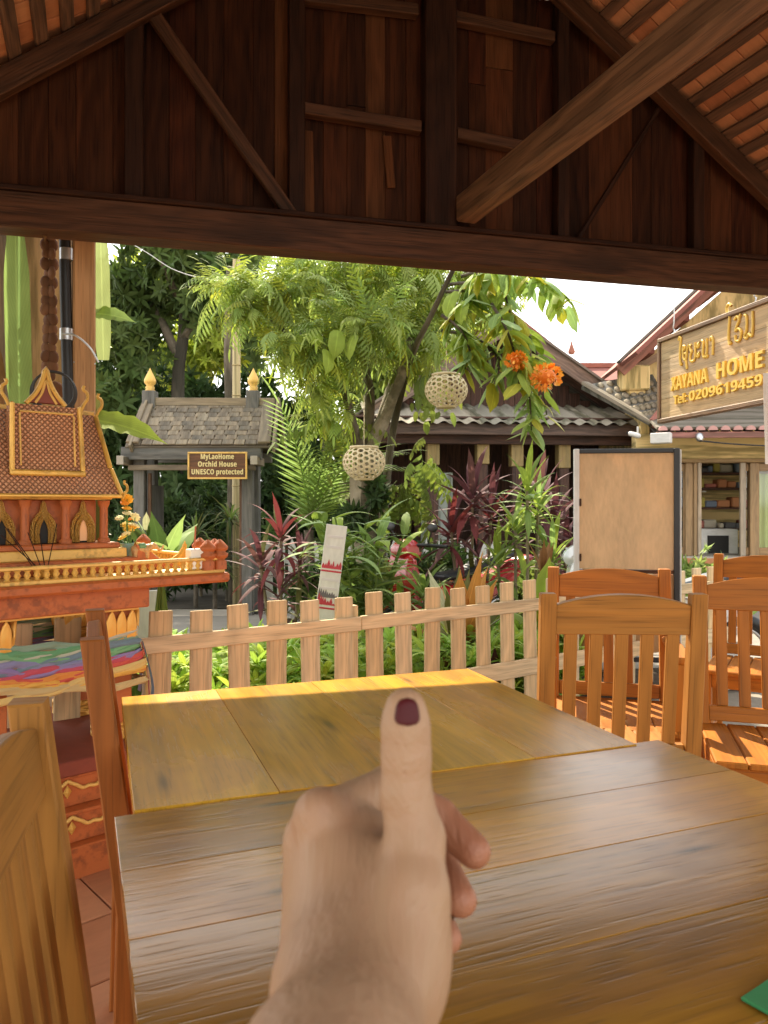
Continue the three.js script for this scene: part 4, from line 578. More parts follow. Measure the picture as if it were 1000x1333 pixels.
// ---------------------------------------------------------------- timber house opposite
{
  const Z = 11.6, C = at(648, 560, Z), A = 6 * D2, hs = thing('timber_house', 'brown timber house with corrugated lean-to roof behind the tall plants', 'house', [C.x, -0.16, -Z], A), r = rng(51), y = (py, Zq = Z) => EYE + (HZ - py) / 1000 * Zq + 0.16;
  const apex = y(432), hw = 2.28, ev = y(562), slope = (apex - ev) / hw;
  // gable boards
  for (let x = -1.95; x < 1.95; x += 0.17) { const top = apex - 0.12 - Math.abs(x + 0.085) * slope, bot = y(535); if (top > bot + 0.04) part('gable_board', cbox(0.162, top - bot, 0.03, 0.006, 1), pick(M.houseWood, r), hs, [x + 0.085, (top + bot) / 2, rr(-0.004, 0.004, r)]); }
  // roof slabs with barge boards
  for (const s of [-1, 1]) { const a = V3(0, apex + 0.04, 0), b = V3(s * (hw + 0.1), ev - 0.02, 0);
    bar('roof_slab', a.clone().setZ(-2.6), b.clone().setZ(-2.6), 0.06, 6.4, M.roofGrey[2], hs); bar('barge_board', a.clone().add(V3(0, -0.08, 0.62)), b.clone().add(V3(0, -0.08, 0.62)), 0.2, 0.035, wood(woodA, [0.34, 0.24, 0.18]), hs); bar('barge_cap', a.clone().add(V3(0, 0.05, 0.56)), b.clone().add(V3(0, 0.05, 0.56)), 0.035, 0.24, wood(woodC, [0.3, 0.25, 0.2]), hs);
    bar('soffit_rafter', a.clone().add(V3(0, -0.12, 0.25)), b.clone().add(V3(0, -0.12, 0.25)), 0.1, 0.06, M.houseWood[2], hs); }
  // corrugated lean-to: sheets side by side
  const lr = new THREE.Group(); lr.name = 'lean_to_roof'; hs.add(lr);
  const sheet = (w, d, drop) => { const n = 48, m = 6, p = [], uv = [], ix = []; for (let i = 0; i <= n; i++) for (let j = 0; j <= m; j++) { const x = i / n * w - w / 2; p.push(x, -drop * j / m + 0.02 * Math.sin(i / n * 4 * Math.PI * 2), d * j / m); uv.push(x, d * j / m); } for (let i = 0; i < n; i++) for (let j = 0; j < m; j++) { const a = i * (m + 1) + j; ix.push(a, a + 1, a + m + 2, a, a + m + 2, a + m + 1); } const g = new THREE.BufferGeometry(); g.setAttribute('position', new THREE.Float32BufferAttribute(p, 3)); g.setAttribute('uv', new THREE.Float32BufferAttribute(uv, 2)); g.setIndex(ix); g.computeVertexNormals(); return g; };
  const shm = [[0.30, 0.26, 0.20], [0.34, 0.29, 0.22], [0.26, 0.235, 0.185]].map((c) => std({ c, roughness: 1, specularIntensity: 0.2, map: stain, bumpMap: grit, bumpScale: 0.004, side: THREE.DoubleSide })), sg = sheet(0.79, 1.25, 0.40);
  for (let i = 0; i < 5; i++) part('roof_sheet', sg, shm[i % 3], lr, [-2.1 + 0.4 + i * 0.77, y(529) - 0.0, 0.15]);
  bar('fascia', V3(-2.2, y(560, 10.4) - 0.0, 1.3), V3(1.9, y(560, 10.4), 1.3), 0.15, 0.05, wood(woodA, [0.16, 0.10, 0.075]), hs); bar('eave_beam', V3(-2.2, y(572, 10.5), 1.1), V3(1.9, y(572, 10.5), 1.1), 0.14, 0.12, M.houseWood[2], hs);
  for (const [px, h] of [[538, 0.33], [603, 0.3], [648, 0.36], [711, 0.4]]) { const x = (px - 648) / 1000 * 10.6; part('beam_end', cbox(0.17, h, 0.17, 0.008, 1), wood(woodB, [0.46, 0.34, 0.14]), hs, [x, y(588, 10.5) - 0.02, 1.0]); part('post', cbox(0.14, y(588, 10.5) - h / 2 - 0.02, 0.14, 0.008, 1), M.houseWood[2], hs, [x, (y(588, 10.5) - h / 2 - 0.02) / 2, 1.0]); }
  // dark veranda: back wall, door, floor, side wall
  for (let x = -2.4; x < 2.2; x += 0.24) part('wall_board', cbox(0.2385, 2.5, 0.03, 0.004, 1), pick(M.houseWood, r), hs, [x + 0.12, 1.25, -1.6]);
  part('wall_backing', cbox(4.7, 2.5, 0.04, 0.006, 1), M.dark, hs, [0, 1.25, -1.66]); part('veranda_floor', cbox(4.6, 0.25, 3, 0.02, 0), M.concrete, hs, [0, 0.125, -0.2]); part('ceiling', cbox(4.6, 0.03, 2.8, 0.005, 0), M.houseWood[2], hs, [0, 2.53, -0.25]); for (const x of [-2.3, 2.2]) part('side_wall', cbox(0.05, 2.5, 2.2, 0.006, 1), M.houseWood[2], hs, [x, 1.25, -0.6]);
  part('door', cbox(0.44, 1.55, 0.05, 0.006, 1), std({ c: [0.34, 0.37, 0.33], roughness: 0.6, map: stain }), hs, [(548 - 648) / 1000 * 10.8, 1.02, 0.85]);
  part('notice', cbox(0.14, 0.2, 0.02, 0.003, 1), std({ c: [0.6, 0.58, 0.42], map: stain }), hs, [(733 - 648) / 1000 * 10.4, y(622, 10.4), 1.12]);
  for (const [px, h] of [[575, 0.8], [665, 0.7], [690, 0.9]]) part('shelf_box', cbox(0.5, h, 0.4, 0.02, 0), M.houseWood[1], hs, [(px - 648) / 1000 * 12, 0.25 + h / 2, -1.2]);
}
{ // white picket fence in front of that house
  const b = at(440, 770, 9.2), f = thing('white_fence', 'old white picket fence in front of the timber house', 'fence', [b.x, -0.16, b.z], 4 * D2), s = new THREE.Shape(); s.moveTo(-0.045, 0); s.lineTo(0.045, 0); s.lineTo(0.045, 0.84); s.lineTo(0, 0.94); s.lineTo(-0.045, 0.84); s.lineTo(-0.045, 0); const g = boxUV(extrude(s, 0.018, 0.002), 1), r = rng(19);
  for (let i = 0; i < 22; i++) part('picket', g, M.white, f, [-0.95 + i * 0.135, rr(-0.02, 0.02, r), 0], [0, 0, rr(-0.02, 0.02, r)]);
  for (const y of [0.25, 0.68]) part('rail', cbox(3.0, 0.06, 0.025, 0.003, 0), M.white, f, [0.47, y, -0.0225]);
}
// ---------------------------------------------------------------- roofs further back
{
  const b = at(720, 560, 17), h = thing('red_gable_house', 'reddish gable peeking out behind the timber house roof', 'house', [b.x, -0.16, b.z], -14 * D2), y = (py) => EYE + (HZ - py) / 1000 * 17 + 0.16;
  part('wall', cbox(2.6, y(520), 3, 0.02, 1), M.houseWood[1], h, [-0.9, y(520) / 2, -1.6]); bar('roof_slab', V3(-1.2, y(398), -1.5), V3(0.38, y(478), -1.5), 0.07, 3.6, M.roofRed[0], h); bar('roof_slab', V3(-1.2, y(398), -1.5), V3(-2.78, y(478), -1.5), 0.07, 3.6, M.roofRed[1], h); bar('barge_board', V3(-1.2, y(398), 0.33), V3(0.4, y(479), 0.33), 0.2, 0.04, M.roofRed[0], h); part('gable_board', extrude([[-1.4, 0], [1.4, 0], [0, 1.3]], 0.05, 0.005), M.houseWood[2], h, [-1.2, y(482), 0.1]); part('ridge_finial', lathe([[0.05, 0], [0.08, 0.05], [0.03, 0.2], [0.004, 0.3]], 10), M.roofRed[2], h, [0.4, y(466), 0.33]);
}
function tileRoof(parent, name, o, right, down, nx, ny, tw, tl, mats, seed, thick = 0.03, inst) { // rows of slightly arched tiles on a plane
  const r = rng(seed), g = new THREE.CylinderGeometry(tw * 0.62, tw * 0.62, tl * 1.12, 8, 1, false, -0.85, 1.7).rotateX(Math.PI / 2).translate(0, -tw * 0.4, 0), n = down.clone().cross(right).normalize(); if (n.y < 0) n.negate(); const gg = g;
  const z = down.clone().normalize(), x = right.clone().normalize(), q = new THREE.Quaternion().setFromRotationMatrix(new THREE.Matrix4().makeBasis(x, z.clone().cross(x).negate().y > 0 ? z.clone().cross(x).negate() : z.clone().cross(x), z));
  for (let j = 0; j < ny; j++) for (let i = 0; i < nx; i++) { const m = part(name, gg, pick(mats, r), parent, o.clone().addScaledVector(x, (i + 0.5) * tw).addScaledVector(z, (j + 0.5) * tl).addScaledVector(n, thick + (j % 2) * 0.004 + rr(0, 0.008, r))); m.quaternion.copy(q); m.rotateX(0.05); }
}
{ // long red tile roof in the gap
  const b = at(790, 560, 19), h = thing('red_roof_house', 'low house with red-brown tiled roof seen in the gap between buildings', 'house', [b.x, -0.16, b.z]), y = (py) => EYE + (HZ - py) / 1000 * 19 + 0.16;
  part('wall', cbox(3.2, y(497), 2, 0.02, 1), M.yellowWall, h, [0.1, y(497) / 2, -1.0]); const a = V3(-1.5, y(471), -0.6), d = V3(0, y(497) - y(471), 1.0); bar('roof_slab', V3(-1.5, (y(471) + y(497)) / 2 - 0.04, -0.1), V3(1.7, (y(471) + y(497)) / 2 - 0.04, -0.1), 0.03, 1.14, M.roofRed[1], h, V3(0, 1, 0.47)); tileRoof(h, 'roof_tile', a, V3(1, 0, 0), d, 15, 4, 0.215, d.length() / 4, M.roofRed, 7); bar('ridge_cap', V3(-1.5, y(470), -0.62), V3(1.7, y(470), -0.62), 0.12, 0.14, M.roofRed[0], h);
}
// ---------------------------------------------------------------- yellow shop building at the right
{
  const Z = 10.2, C = at(935, 725, Z), A = -4 * D2, h = thing('shop_building', 'yellow shop building with glazed wooden doors and tiled eaves at the right', 'shop', [C.x, -0.16, -Z], A), r = rng(61), y = (py, Zq = Z) => EYE + (HZ - py) / 1000 * Zq + 0.16, x = (px, Zq = Z) => (px - 935) / 1000 * Zq;
  const fl = y(723), top = y(598);                                    // shop floor and head of the opening
  part('plinth', cbox(3.8, fl, 0.5, 0.02, 0), M.concrete, h, [0.75, fl / 2, 0.05]); 
  for (let j = 0; j < 3; j++) for (let i = 0; i < 15; i++) part('plinth_brick', cbox(0.235, 0.085, 0.05, 0.008, 0), M.clay[(i * 7 + j * 3) % 3], h, [-0.98 + i * 0.25 + (j % 2) * 0.12, fl - 0.06 - j * 0.1, 0.32]);
  part('head_beam', cbox(3.9, y(566) - top, 0.24, 0.008, 0), M.yellowWall, h, [0.85, (y(566) + top) / 2, 0.0]); part('head_trim', cbox(3.9, 0.05, 0.28, 0.006, 0), wood(woodB, [0.42, 0.28, 0.12]), h, [0.85, top - 0.0255, 0.02]);
  part('back_wall', cbox(3.8, 2.2, 0.1, 0.01, 0), M.yellowWall, h, [0.8, fl + 0.9, -2.2]); part('shop_floor', cbox(3.8, 0.06, 2.2, 0.01, 0), M.concrete, h, [0.8, fl - 0.032, -1.25]); part('ceiling', cbox(3.8, 0.05, 2.2, 0.01, 0), M.dark, h, [0.8, top + 0.03, -1.2]); for (const q of [-0.95, 2.6]) part('side_wall', cbox(0.12, 2.2, 2.3, 0.01, 1), M.yellowWall, h, [q, fl + 0.9, -1.15]);
  const jw = wood(woodB, [0.46, 0.30, 0.14], { roughness: 0.55 }), jp = wood(woodB, [0.55, 0.46, 0.34], { roughness: 0.6 }), post = (px, w, m, z = 0.06, dep = 0.1) => part('door_post', cbox(w, top - fl - 0.05, dep, 0.006, 1), m, h, [x(px), (top + fl) / 2 - 0.025, z]);
  post(895, 0.1, jw); post(902.5, 0.05, jw, 0.1, 0.06); post(962, 0.07, jp, 0.1, 0.05); post(977, 0.12, jw); post(877, 0.06, jp, 0.06); post(907, 0.045, jp, 0.13, 0.04); post(1050, 0.12, jw);
  // glazed leaves: left narrow, middle open, right with green reflection
  const leaf = (p0, p1, z) => { const w = x(p1) - x(p0), g = new THREE.Group(); g.name = 'glazed_door'; g.position.set((x(p0) + x(p1)) / 2, fl, z); h.add(g); const H = top - fl - 0.06; for (const s of [-1, 1]) { part('stile', cbox(0.05, H, 0.04, 0.004, 1), jw, g, [s * (w / 2 - 0.025), H / 2, 0]); } for (const yy of [0.06, H - 0.05]) part('door_rail', cbox(w - 0.1, 0.1, 0.04, 0.004, 0), jw, g, [0, yy, 0]); part('pane', cbox(w - 0.1, H - 0.21, 0.006, 0.001, 1), M.glass, g, [0, H / 2 + 0.005, 0]); };
  leaf(880, 893, 0.06); leaf(963, 976, 0.05); leaf(979, 1046, 0.06);
  const cur = part('curtain', (() => { const g = new THREE.PlaneGeometry(0.7, 1.05, 40, 1), p = g.attributes.position; for (let i = 0; i < p.count; i++) p.setZ(i, 0.02 * Math.sin(p.getX(i) * 70)); g.computeVertexNormals(); return g; })(), std({ c: [0.62, 0.66, 0.24], roughness: 0.9, side: THREE.DoubleSide, transmission: 0.3, thickness: 0 }), h, [x(1012), fl + 0.56, -0.06]);
  // shelves and goods
  for (const yy of [0.32, 0.62, 0.9, 1.12]) part('shelf', cbox(1.5, 0.03, 0.4, 0.004, 0), M.houseWood[1], h, [0.05, fl + yy, -1.0]);
  const goods = [[0.62, 0.27, 0.13], [0.5, 0.42, 0.1], [0.2, 0.25, 0.36], [0.55, 0.2, 0.16], [0.35, 0.38, 0.2], [0.12, 0.12, 0.13], [0.6, 0.55, 0.45]].map((c) => std({ c, roughness: 0.8 }));
  for (const yy of [0.335, 0.635, 0.915, 1.135]) { let q = -0.6; while (q < 0.7) { const w = rr(0.08, 0.2, r), hh = rr(0.06, 0.16, r); part('folded_goods', cbox(w - 0.01, hh, 0.24, 0.015, 0), pick(goods, r), h, [q + w / 2, fl + yy + hh / 2, -0.98 + rr(-0.05, 0.05, r)]); q += w; } }
  part('counter', cbox(0.62, 0.34, 0.3, 0.01, 0), M.white, h, [0.08, fl + 0.17, -0.5]); part('counter_gap', cbox(0.28, 0.24, 0.02, 0.004, 0), M.dark, h, [0.12, fl + 0.13, -0.34]);
  for (const [a, b] of [[-0.28, 0.12], [-0.08, 0.14]]) part('shelf_tube_lamp', cbox(b, 0.018, 0.02, 0.004, 0), M.white, h, [a + 0.12, fl + 0.86, -0.78]);
  // lower tiled eave along the front
  const ez = 0.75, ey = y(556, 9.5), ry = y(528, 10.5); const ex0 = -1.02, ex1 = 2.7;
  bar('eave_slab', V3(ex0, (ey + ry) / 2 - 0.03, 0.35), V3(ex1, (ey + ry) / 2 - 0.03, 0.35), 0.035, 0.95, M.roofGrey[0], h, V3(0, 1, 0.42)); tileRoof(h, 'eave_tile', V3(ex0, ry - 0.02, -0.1), V3(1, 0, 0), V3(0, ey - ry, ez + 0.12), 27, 3, 0.138, 0.31, M.roofGrey, 9, 0.025);
  for (let i = 0; i < 25; i++) part('eave_tip', new THREE.CylinderGeometry(0.055, 0.055, 0.035, 10, 1, false, 0, Math.PI).rotateZ(Math.PI / 2).rotateY(Math.PI / 2), std({ c: [0.5, 0.27, 0.24], roughness: 0.8 }), h, [ex0 + 0.07 + i * 0.15, ey - 0.045, ez + 0.06]);
  part('eave_fascia', cbox(ex1 - ex0, 0.075, 0.03, 0.004, 0), std({ c: [0.42, 0.17, 0.14], roughness: 0.6, map: stain }), h, [(ex0 + ex1) / 2, ey - 0.1, ez + 0.03]);
  // board wall between eave and upper gable
  for (let i = 0; i < 22; i++) part('upper_board', cbox(0.135, y(480) - y(535), 0.03, 0.004, 1), pick(M.houseWood, r), h, [-0.55 + i * 0.142, (y(480) + y(535)) / 2, -0.2 + rr(-0.003, 0.003, r)]);
  // upper gable: wall, rakes, purlins, soffit
  const gy = (px) => y(480) + (px - 815) / 1000 * Z * 0.95;             // line of the outer rake
  const G1 = V3(x(806), y(484), 0.85), G2 = V3(x(806) + 3.0, y(484) + 2.82, 0.85);
  bar('upper_roof', G1.clone().add(V3(0.0, 0.07, -1.0)), G2.clone().add(V3(0.0, 0.07, -1.0)), 0.05, 2.3, M.roofRed[1], h); bar('rake_board', G1.clone().setZ(0.16), G2.clone().setZ(0.16), 0.17, 0.04, std({ c: [0.36, 0.14, 0.09], roughness: 0.6, map: stain }), h); bar('rake_cap', G1.clone().add(V3(-0.03, 0.11, -0.66)), G2.clone().add(V3(-0.03, 0.11, -0.66)), 0.035, 0.16, M.roofGrey[2], h);
  for (const t of [0.12, 0.27, 0.42, 0.57]) { const p = G1.clone().lerp(G2, t).add(V3(0.06, -0.06, 0)); bar('purlin', p.clone().setZ(0.13), p.clone().setZ(-0.9), 0.1, 0.07, M.roofRed[1], h); }
  bar('inner_rake', V3(x(835), y(474), -0.34), V3(x(835) + 2.9, y(474) + 1.5, -0.34), 0.1, 0.06, wood(woodB, [0.42, 0.27, 0.16]), h);
  part('gable_wall', extrude([[x(826), y(488)], [x(1100), y(488)], [x(1100), y(488) + 2.6], [x(826), y(488) + 0.15]], 0.08, 0.004), M.yellowWall, h, [0.1, 0, -0.6]);
  part('wall_block', cbox(0.36, 0.34, 0.36, 0.02, 1), M.yellowWall, h, [x(834), y(488), -0.3]); part('column_bracket', cbox(0.26, 0.12, 0.26, 0.03, 0), M.yellowWall, h, [x(836), y(505), -0.3]);
  // sloping hip of grey tiles to the left of the shop
  const h0 = V3(x(785), y(482), -0.9), dn = V3(0.62, y(548) - y(482), 1.0); 
  part('hip_slab', (() => { const g = new THREE.BufferGeometry(), a = V3(x(770), y(492), -0.55), b = V3(x(866), y(474), -0.6), c = V3(x(872), y(545), 0.35), d = V3(x(836), y(552), 0.42), o = V3(0, -0.05, -0.03); const P = [a, b, c, d], Q = P.map((p) => p.clone().add(o)), tr = []; const q = (i, j, k, l) => { for (const v of [i, j, k, i, k, l]) tr.push(...v.toArray()); }; q(P[0], P[3], P[2], P[1]); q(Q[0], Q[1], Q[2], Q[3]); for (let i = 0; i < 4; i++) q(P[i], P[(i + 1) % 4], Q[(i + 1) % 4], Q[i]); g.setAttribute('position', new THREE.Float32BufferAttribute(tr, 3)); g.computeVertexNormals(); return boxUV(g, 1); })(), M.roofGrey[2], h);
  for (let j = 0; j < 6; j++) for (let i = 0; i < 7; i++) { const u = (i + 0.6) / 7.4, v = (j + 0.5) / 6.4, a = V3(x(770), y(492), -0.55).lerp(V3(x(866), y(474), -0.6), u), b = V3(x(836), y(552), 0.42).lerp(V3(x(872), y(545), 0.35), u); const p = a.lerp(b, v); const m = part('hip_tile', new THREE.SphereGeometry(0.06, 7, 4, 0, Math.PI * 2, 0, Math.PI / 2).scale(0.8, 0.5, 1.3), (i + j) % 4 ? M.roofGrey[3] : M.roofGrey[1], h, [p.x, p.y + 0.0, p.z]); m.rotation.set(0.65, 0.1, 0.1); }
  bar('hip_board', V3(x(773), y(489), -0.5), V3(x(840), y(555), 0.47), 0.05, 0.12, M.roofGrey[1], h); bar('hip_barge', V3(x(838), y(556), 0.5), V3(x(880), y(512), 0.1), 0.14, 0.04, std({ c: [0.33, 0.12, 0.09], roughness: 0.6 }), h);
  // small floodlight arm and camera
  const fx = thing('security_camera', 'small white security camera under the end of the timber house eave', 'camera', at(826, 566, 9.6).toArray(), -0.6); part('housing', new THREE.CapsuleGeometry(0.032, 0.1, 4, 10).rotateZ(Math.PI / 2 - 0.3), M.white, fx); part('lens', new THREE.CylinderGeometry(0.02, 0.02, 0.012, 10).rotateZ(Math.PI / 2 - 0.3), M.black, fx, [-0.085, 0.026, 0]); part('arm', cbox(0.02, 0.1, 0.02, 0.003, 1), M.white, fx, [0.04, 0.05, 0]); part('junction_box', cbox(0.24, 0.13, 0.1, 0.01, 0), M.white, fx, [0.33, -0.06, 0.02]);
  const fd = thing('spot_fitting', 'little grey spotlight on a thin rod above the glazed doors', 'spotlight', at(912, 574, 9.4).toArray()); part('head', lathe([[0.02, 0], [0.045, 0.03], [0.05, 0.09], [0.03, 0.1], [0, 0.1]], 12).rotateX(-0.6), M.metal, fd); part('rod', tubeGeo([V3(0, 0, 0), V3(0.4, -0.04, 0.02), V3(0.95, -0.07, 0.03)], 0.009, 10, 5), M.black, fd);
}
// ---------------------------------------------------------------- hanging sign with raised letters
{
  const sa = -78.7 * D2, P = V3(2.07, 1.83, -5.7), L = 1.5, H = 0.565, s = thing('hanging_sign', 'wooden hanging sign with raised yellow letters reading XAYANA HOME', 'sign', P.toArray(), sa);
  const bw = [[0.72, 0.54, 0.31], [0.78, 0.60, 0.36], [0.68, 0.51, 0.31]];
  for (let i = 0; i < 4; i++) part('board', cbox(L, H / 4 - 0.001, 0.03, 0.002, 0), wood(woodB, bw[i % 3], { roughness: 0.75 }), s, [L / 2, H / 8 + i * H / 4, 0]);
  const fm = wood(woodA, [0.30, 0.18, 0.10]); for (const y of [-0.016, H + 0.016]) part('frame', cbox(L + 0.066, 0.032, 0.055, 0.005, 0), fm, s, [L / 2, y, 0.004]); for (const x of [-0.017, L + 0.017]) part('frame', cbox(0.032, H, 0.055, 0.005, 1), fm, s, [x, H / 2, 0.004]);
  const lm = std({ c: [0.78, 0.52, 0.10], roughness: 0.5 });
  const line = (str, x0, x1, y, hh) => { const chars = [...str], g = text(str, hh, 0.014), b = g.boundingBox; g.translate(-b.min.x, 0, 0); g.scale((x1 - x0) / (b.max.x - b.min.x), 1, 1); const m = part('lettering', g, lm, s, [x0, y, 0.015]); };
  line('XAYANA', 0.15, 0.585, 0.185, 0.095); line('HOME', 0.68, 1.13, 0.190, 0.1); line('Tel:', 0.185, 0.345, 0.083, 0.062); line('02096194599', 0.375, 1.2, 0.083, 0.066);
  // Lao letters as bent strokes
  const st = (list, x, y, k) => list.map((p) => tubeGeo(p.map(([a, b]) => V3(x + a * k, y + b * k, 0.02)), 0.0105, p.length * 5, 5));
  const ring = (cx, cy, q) => [[cx - q, cy], [cx, cy + q], [cx + q, cy], [cx, cy - q], [cx - q, cy]];
  const glyph = {
    ai: [[[0.02, 1.42], [0.1, 1.6], [0.24, 1.5], [0.2, 1.25], [0.16, 0.8], [0.16, 0.2], [0.24, 0], [0.36, 0.1]]],
    so: [[[0.12, 0.75], [0.22, 0.95], [0.05, 1.0], [0.02, 0.7], [0.1, 0.3], [0.3, 0.2], [0.36, 0.55], [0.2, 0.55]], [[0.3, 0.2], [0.36, -0.1], [0.4, -0.35]], [[0.36, 0.55], [0.52, 0.9], [0.62, 1.0]]],
    yo: [[[0.15, 0.85], [0.03, 0.95], [0.06, 0.7], [0.18, 0.55], [0.06, 0.35], [0.1, 0.05], [0.4, 0.02], [0.52, 0.2], [0.52, 0.98]]],
    a: [ring(0.1, 0.75, 0.08).concat([[0.28, 0.9]]), ring(0.1, 0.22, 0.08).concat([[0.28, 0.36]])],
    no: [[[0.02, 0.95], [0.14, 0.9], [0.14, 0.1], [0.28, 0.02], [0.44, 0.2], [0.46, 0.98]], [[0.3, 0.05], [0.5, 0.0], [0.56, 0.12]]],
    aa: [[[0.02, 0.8], [0.14, 0.98], [0.26, 0.85], [0.26, 0.0]]],
    oo: [[[0.36, 1.5], [0.22, 1.62], [0.06, 1.5], [0.12, 1.3], [0.24, 1.18], [0.2, 0.6], [0.2, 0.15], [0.28, 0], [0.38, 0.08]]],
    ho: [[[0.06, 0.9], [0.22, 1.0], [0.34, 0.85], [0.2, 0.62], [0.1, 0.45], [0.3, 0.5], [0.46, 0.35], [0.34, 0.02], [0.14, 0.08], [0.1, 0.28]], [[0.34, 0.9], [0.44, 1.06]]],
    mo: [[[0.04, 0.95], [0.14, 0.9], [0.14, 0.3], [0.04, 0.1], [0.2, 0.02], [0.26, 0.18], [0.46, 0.04], [0.52, 0.3], [0.52, 0.98]]],
  };
  const put = (seq, x, y, k) => { const l = []; for (const [n, w] of seq) { l.push(...st(glyph[n], x, y, k)); x += w * k; } part('lettering', merge(l), lm, s); };
  put([['ai', 0.42], ['so', 0.66], ['yo', 0.68], ['a', 0.42], ['no', 0.72], ['aa', 0.4]], 0.235, 0.355, 0.125); put([['oo', 0.5], ['ho', 0.62], ['mo', 0.6]], 0.765, 0.39, 0.16);
  for (const x of [0.14, 1.02, 1.4]) part('hook', tubeGeo([V3(x, H + 0.03, 0), V3(x + 0.012, H + 0.055, 0), V3(x, H + 0.085, 0), V3(x - 0.012, H + 0.06, 0), V3(x, H + 0.1, 0), V3(x, 1.4, 0)], 0.005, 24, 6), M.metal, s);
}
// ---------------------------------------------------------------- notice board stand behind the chairs
{
  const Z = 5.0, b = at(815, 780, Z), t = thing('notice_stand', 'tall framed tan notice board standing behind the chairs', 'notice board', [b.x, -0.16, -Z], -8 * D2), W = 0.63, top = at(0, 584, Z).y + 0.16, mid = at(0, 744, Z).y + 0.16;
  const panel = std({ c: [0.88, 0.61, 0.34], roughness: 0.7, transmission: 0.22, thickness: 0, map: mott, bumpMap: grit, bumpScale: 0.002 });
  part('panel', cbox(W - 0.03, top - mid - 0.03, 0.006, 0.001, 1), panel, t, [0, (top + mid) / 2, 0]); part('panel', cbox(W - 0.03, 0.5, 0.006, 0.001, 1), std({ c: [0.6, 0.34, 0.14], roughness: 0.7, transmission: 0.35, thickness: 0, map: mott }), t, [0, mid - 0.27, 0]);
  part('frame_side', cbox(0.035, top, 0.04, 0.004, 1), M.white, t, [-W / 2, top / 2, 0]); part('frame_side', cbox(0.035, top, 0.04, 0.004, 1), M.black, t, [W / 2, top / 2, 0]); part('edge_strip', cbox(0.012, top - 0.02, 0.03, 0.003, 1), M.white, t, [W / 2 + 0.024, top / 2, -0.006]);
  part('frame_rail', cbox(W - 0.036, 0.03, 0.035, 0.004, 0), M.black, t, [0, top - 0.015, 0]); part('frame_rail', cbox(W - 0.036, 0.022, 0.035, 0.004, 0), M.gableBeam, t, [0, mid, 0]); part('frame_rail', cbox(W - 0.036, 0.03, 0.035, 0.004, 0), M.black, t, [0, 0.35, 0]);
  for (const s of [-1, 1]) part('foot', cbox(0.05, 0.03, 0.5, 0.006, 2), M.black, t, [s * W / 2, 0.015, 0]);
  for (const y of [mid + 0.09, mid + 0.45]) part('clip', cbox(0.012, 0.05, 0.012, 0.003, 1), M.gableBeam, t, [-W / 2 + 0.024, y, 0.02]);
}
{ // leaning banner strip with red and grey pictures
  const b = at(404, 800, 5.15), t = thing('leaning_banner', 'tall white leaflet strip with red and grey pictures leaning in the plants', 'banner', [b.x, -0.16, b.z], 6 * D2), g = new THREE.Group(); g.name = 'strip'; g.rotation.z = -0.13; t.add(g);
  part('sheet', cbox(0.14, 1.02, 0.012, 0.002, 1), M.white, g, [0.02, 0.72, 0]);
  const red = std({ c: [0.45, 0.03, 0.05], roughness: 0.5 }), grey = std({ c: [0.12, 0.11, 0.12], roughness: 0.5 }), pale = std({ c: [0.6, 0.56, 0.56], roughness: 0.5 });
  const skyline = (seed) => { const r = rng(seed), s = []; s.push([-0.066, 0]); let x = -0.066; while (x < 0.06) { const w = rr(0.01, 0.022, r), h = rr(0.02, 0.075, r) * (1 - 0.6 * (x + 0.066) / 0.132); s.push([x, h * 0.5], [x + w / 2, h], [x + w, h * 0.5]); x += w; } s.push([Math.min(x, 0.066), 0]); return extrude(s, 0.002, 0); };
  [[0.935, red, 3, 1.6], [0.69, red, 5, 1.3], [0.74, grey, 9, 1.0], [0.44, grey, 6, 1.7], [0.5, red, 12, 0.8]].forEach(([y, m, sd, k]) => part('print', skyline(sd), m, g, [0.02, y, 0.0075 + k * 0.0002], null, [1, k, 1])); for (const y of [1.15, 1.08, 0.86, 0.8, 0.55]) part('print', cbox(0.11, 0.018, 0.002, 0.0005, 0), pale, g, [0.02, y, 0.0072]); for (const y of [0.925, 0.675]) part('print', cbox(0.138, 0.012, 0.002, 0.0005, 0), red, g, [0.02, y - 0.007, 0.0073]);
  bar('stake', V3(0.02, 0, -0.015), V3(0.02, 1.0, -0.015), 0.02, 0.015, M.batten, g);
}
{ // grey sheet leaning behind the picket fence
  const b = at(188, 810, 4.4), t = thing('grey_sheet', 'pale grey plastic sheet propped behind the picket fence near the shrine', 'sheet', [b.x, -0.16, b.z], 20 * D2); part('sheet_panel', cbox(0.21, 0.86, 0.012, 0.003, 1), std({ c: [0.42, 0.44, 0.44], roughness: 0.6, map: mott }), t, [0, 0.43, 0], [-0.12, 0, 0.03]);
}
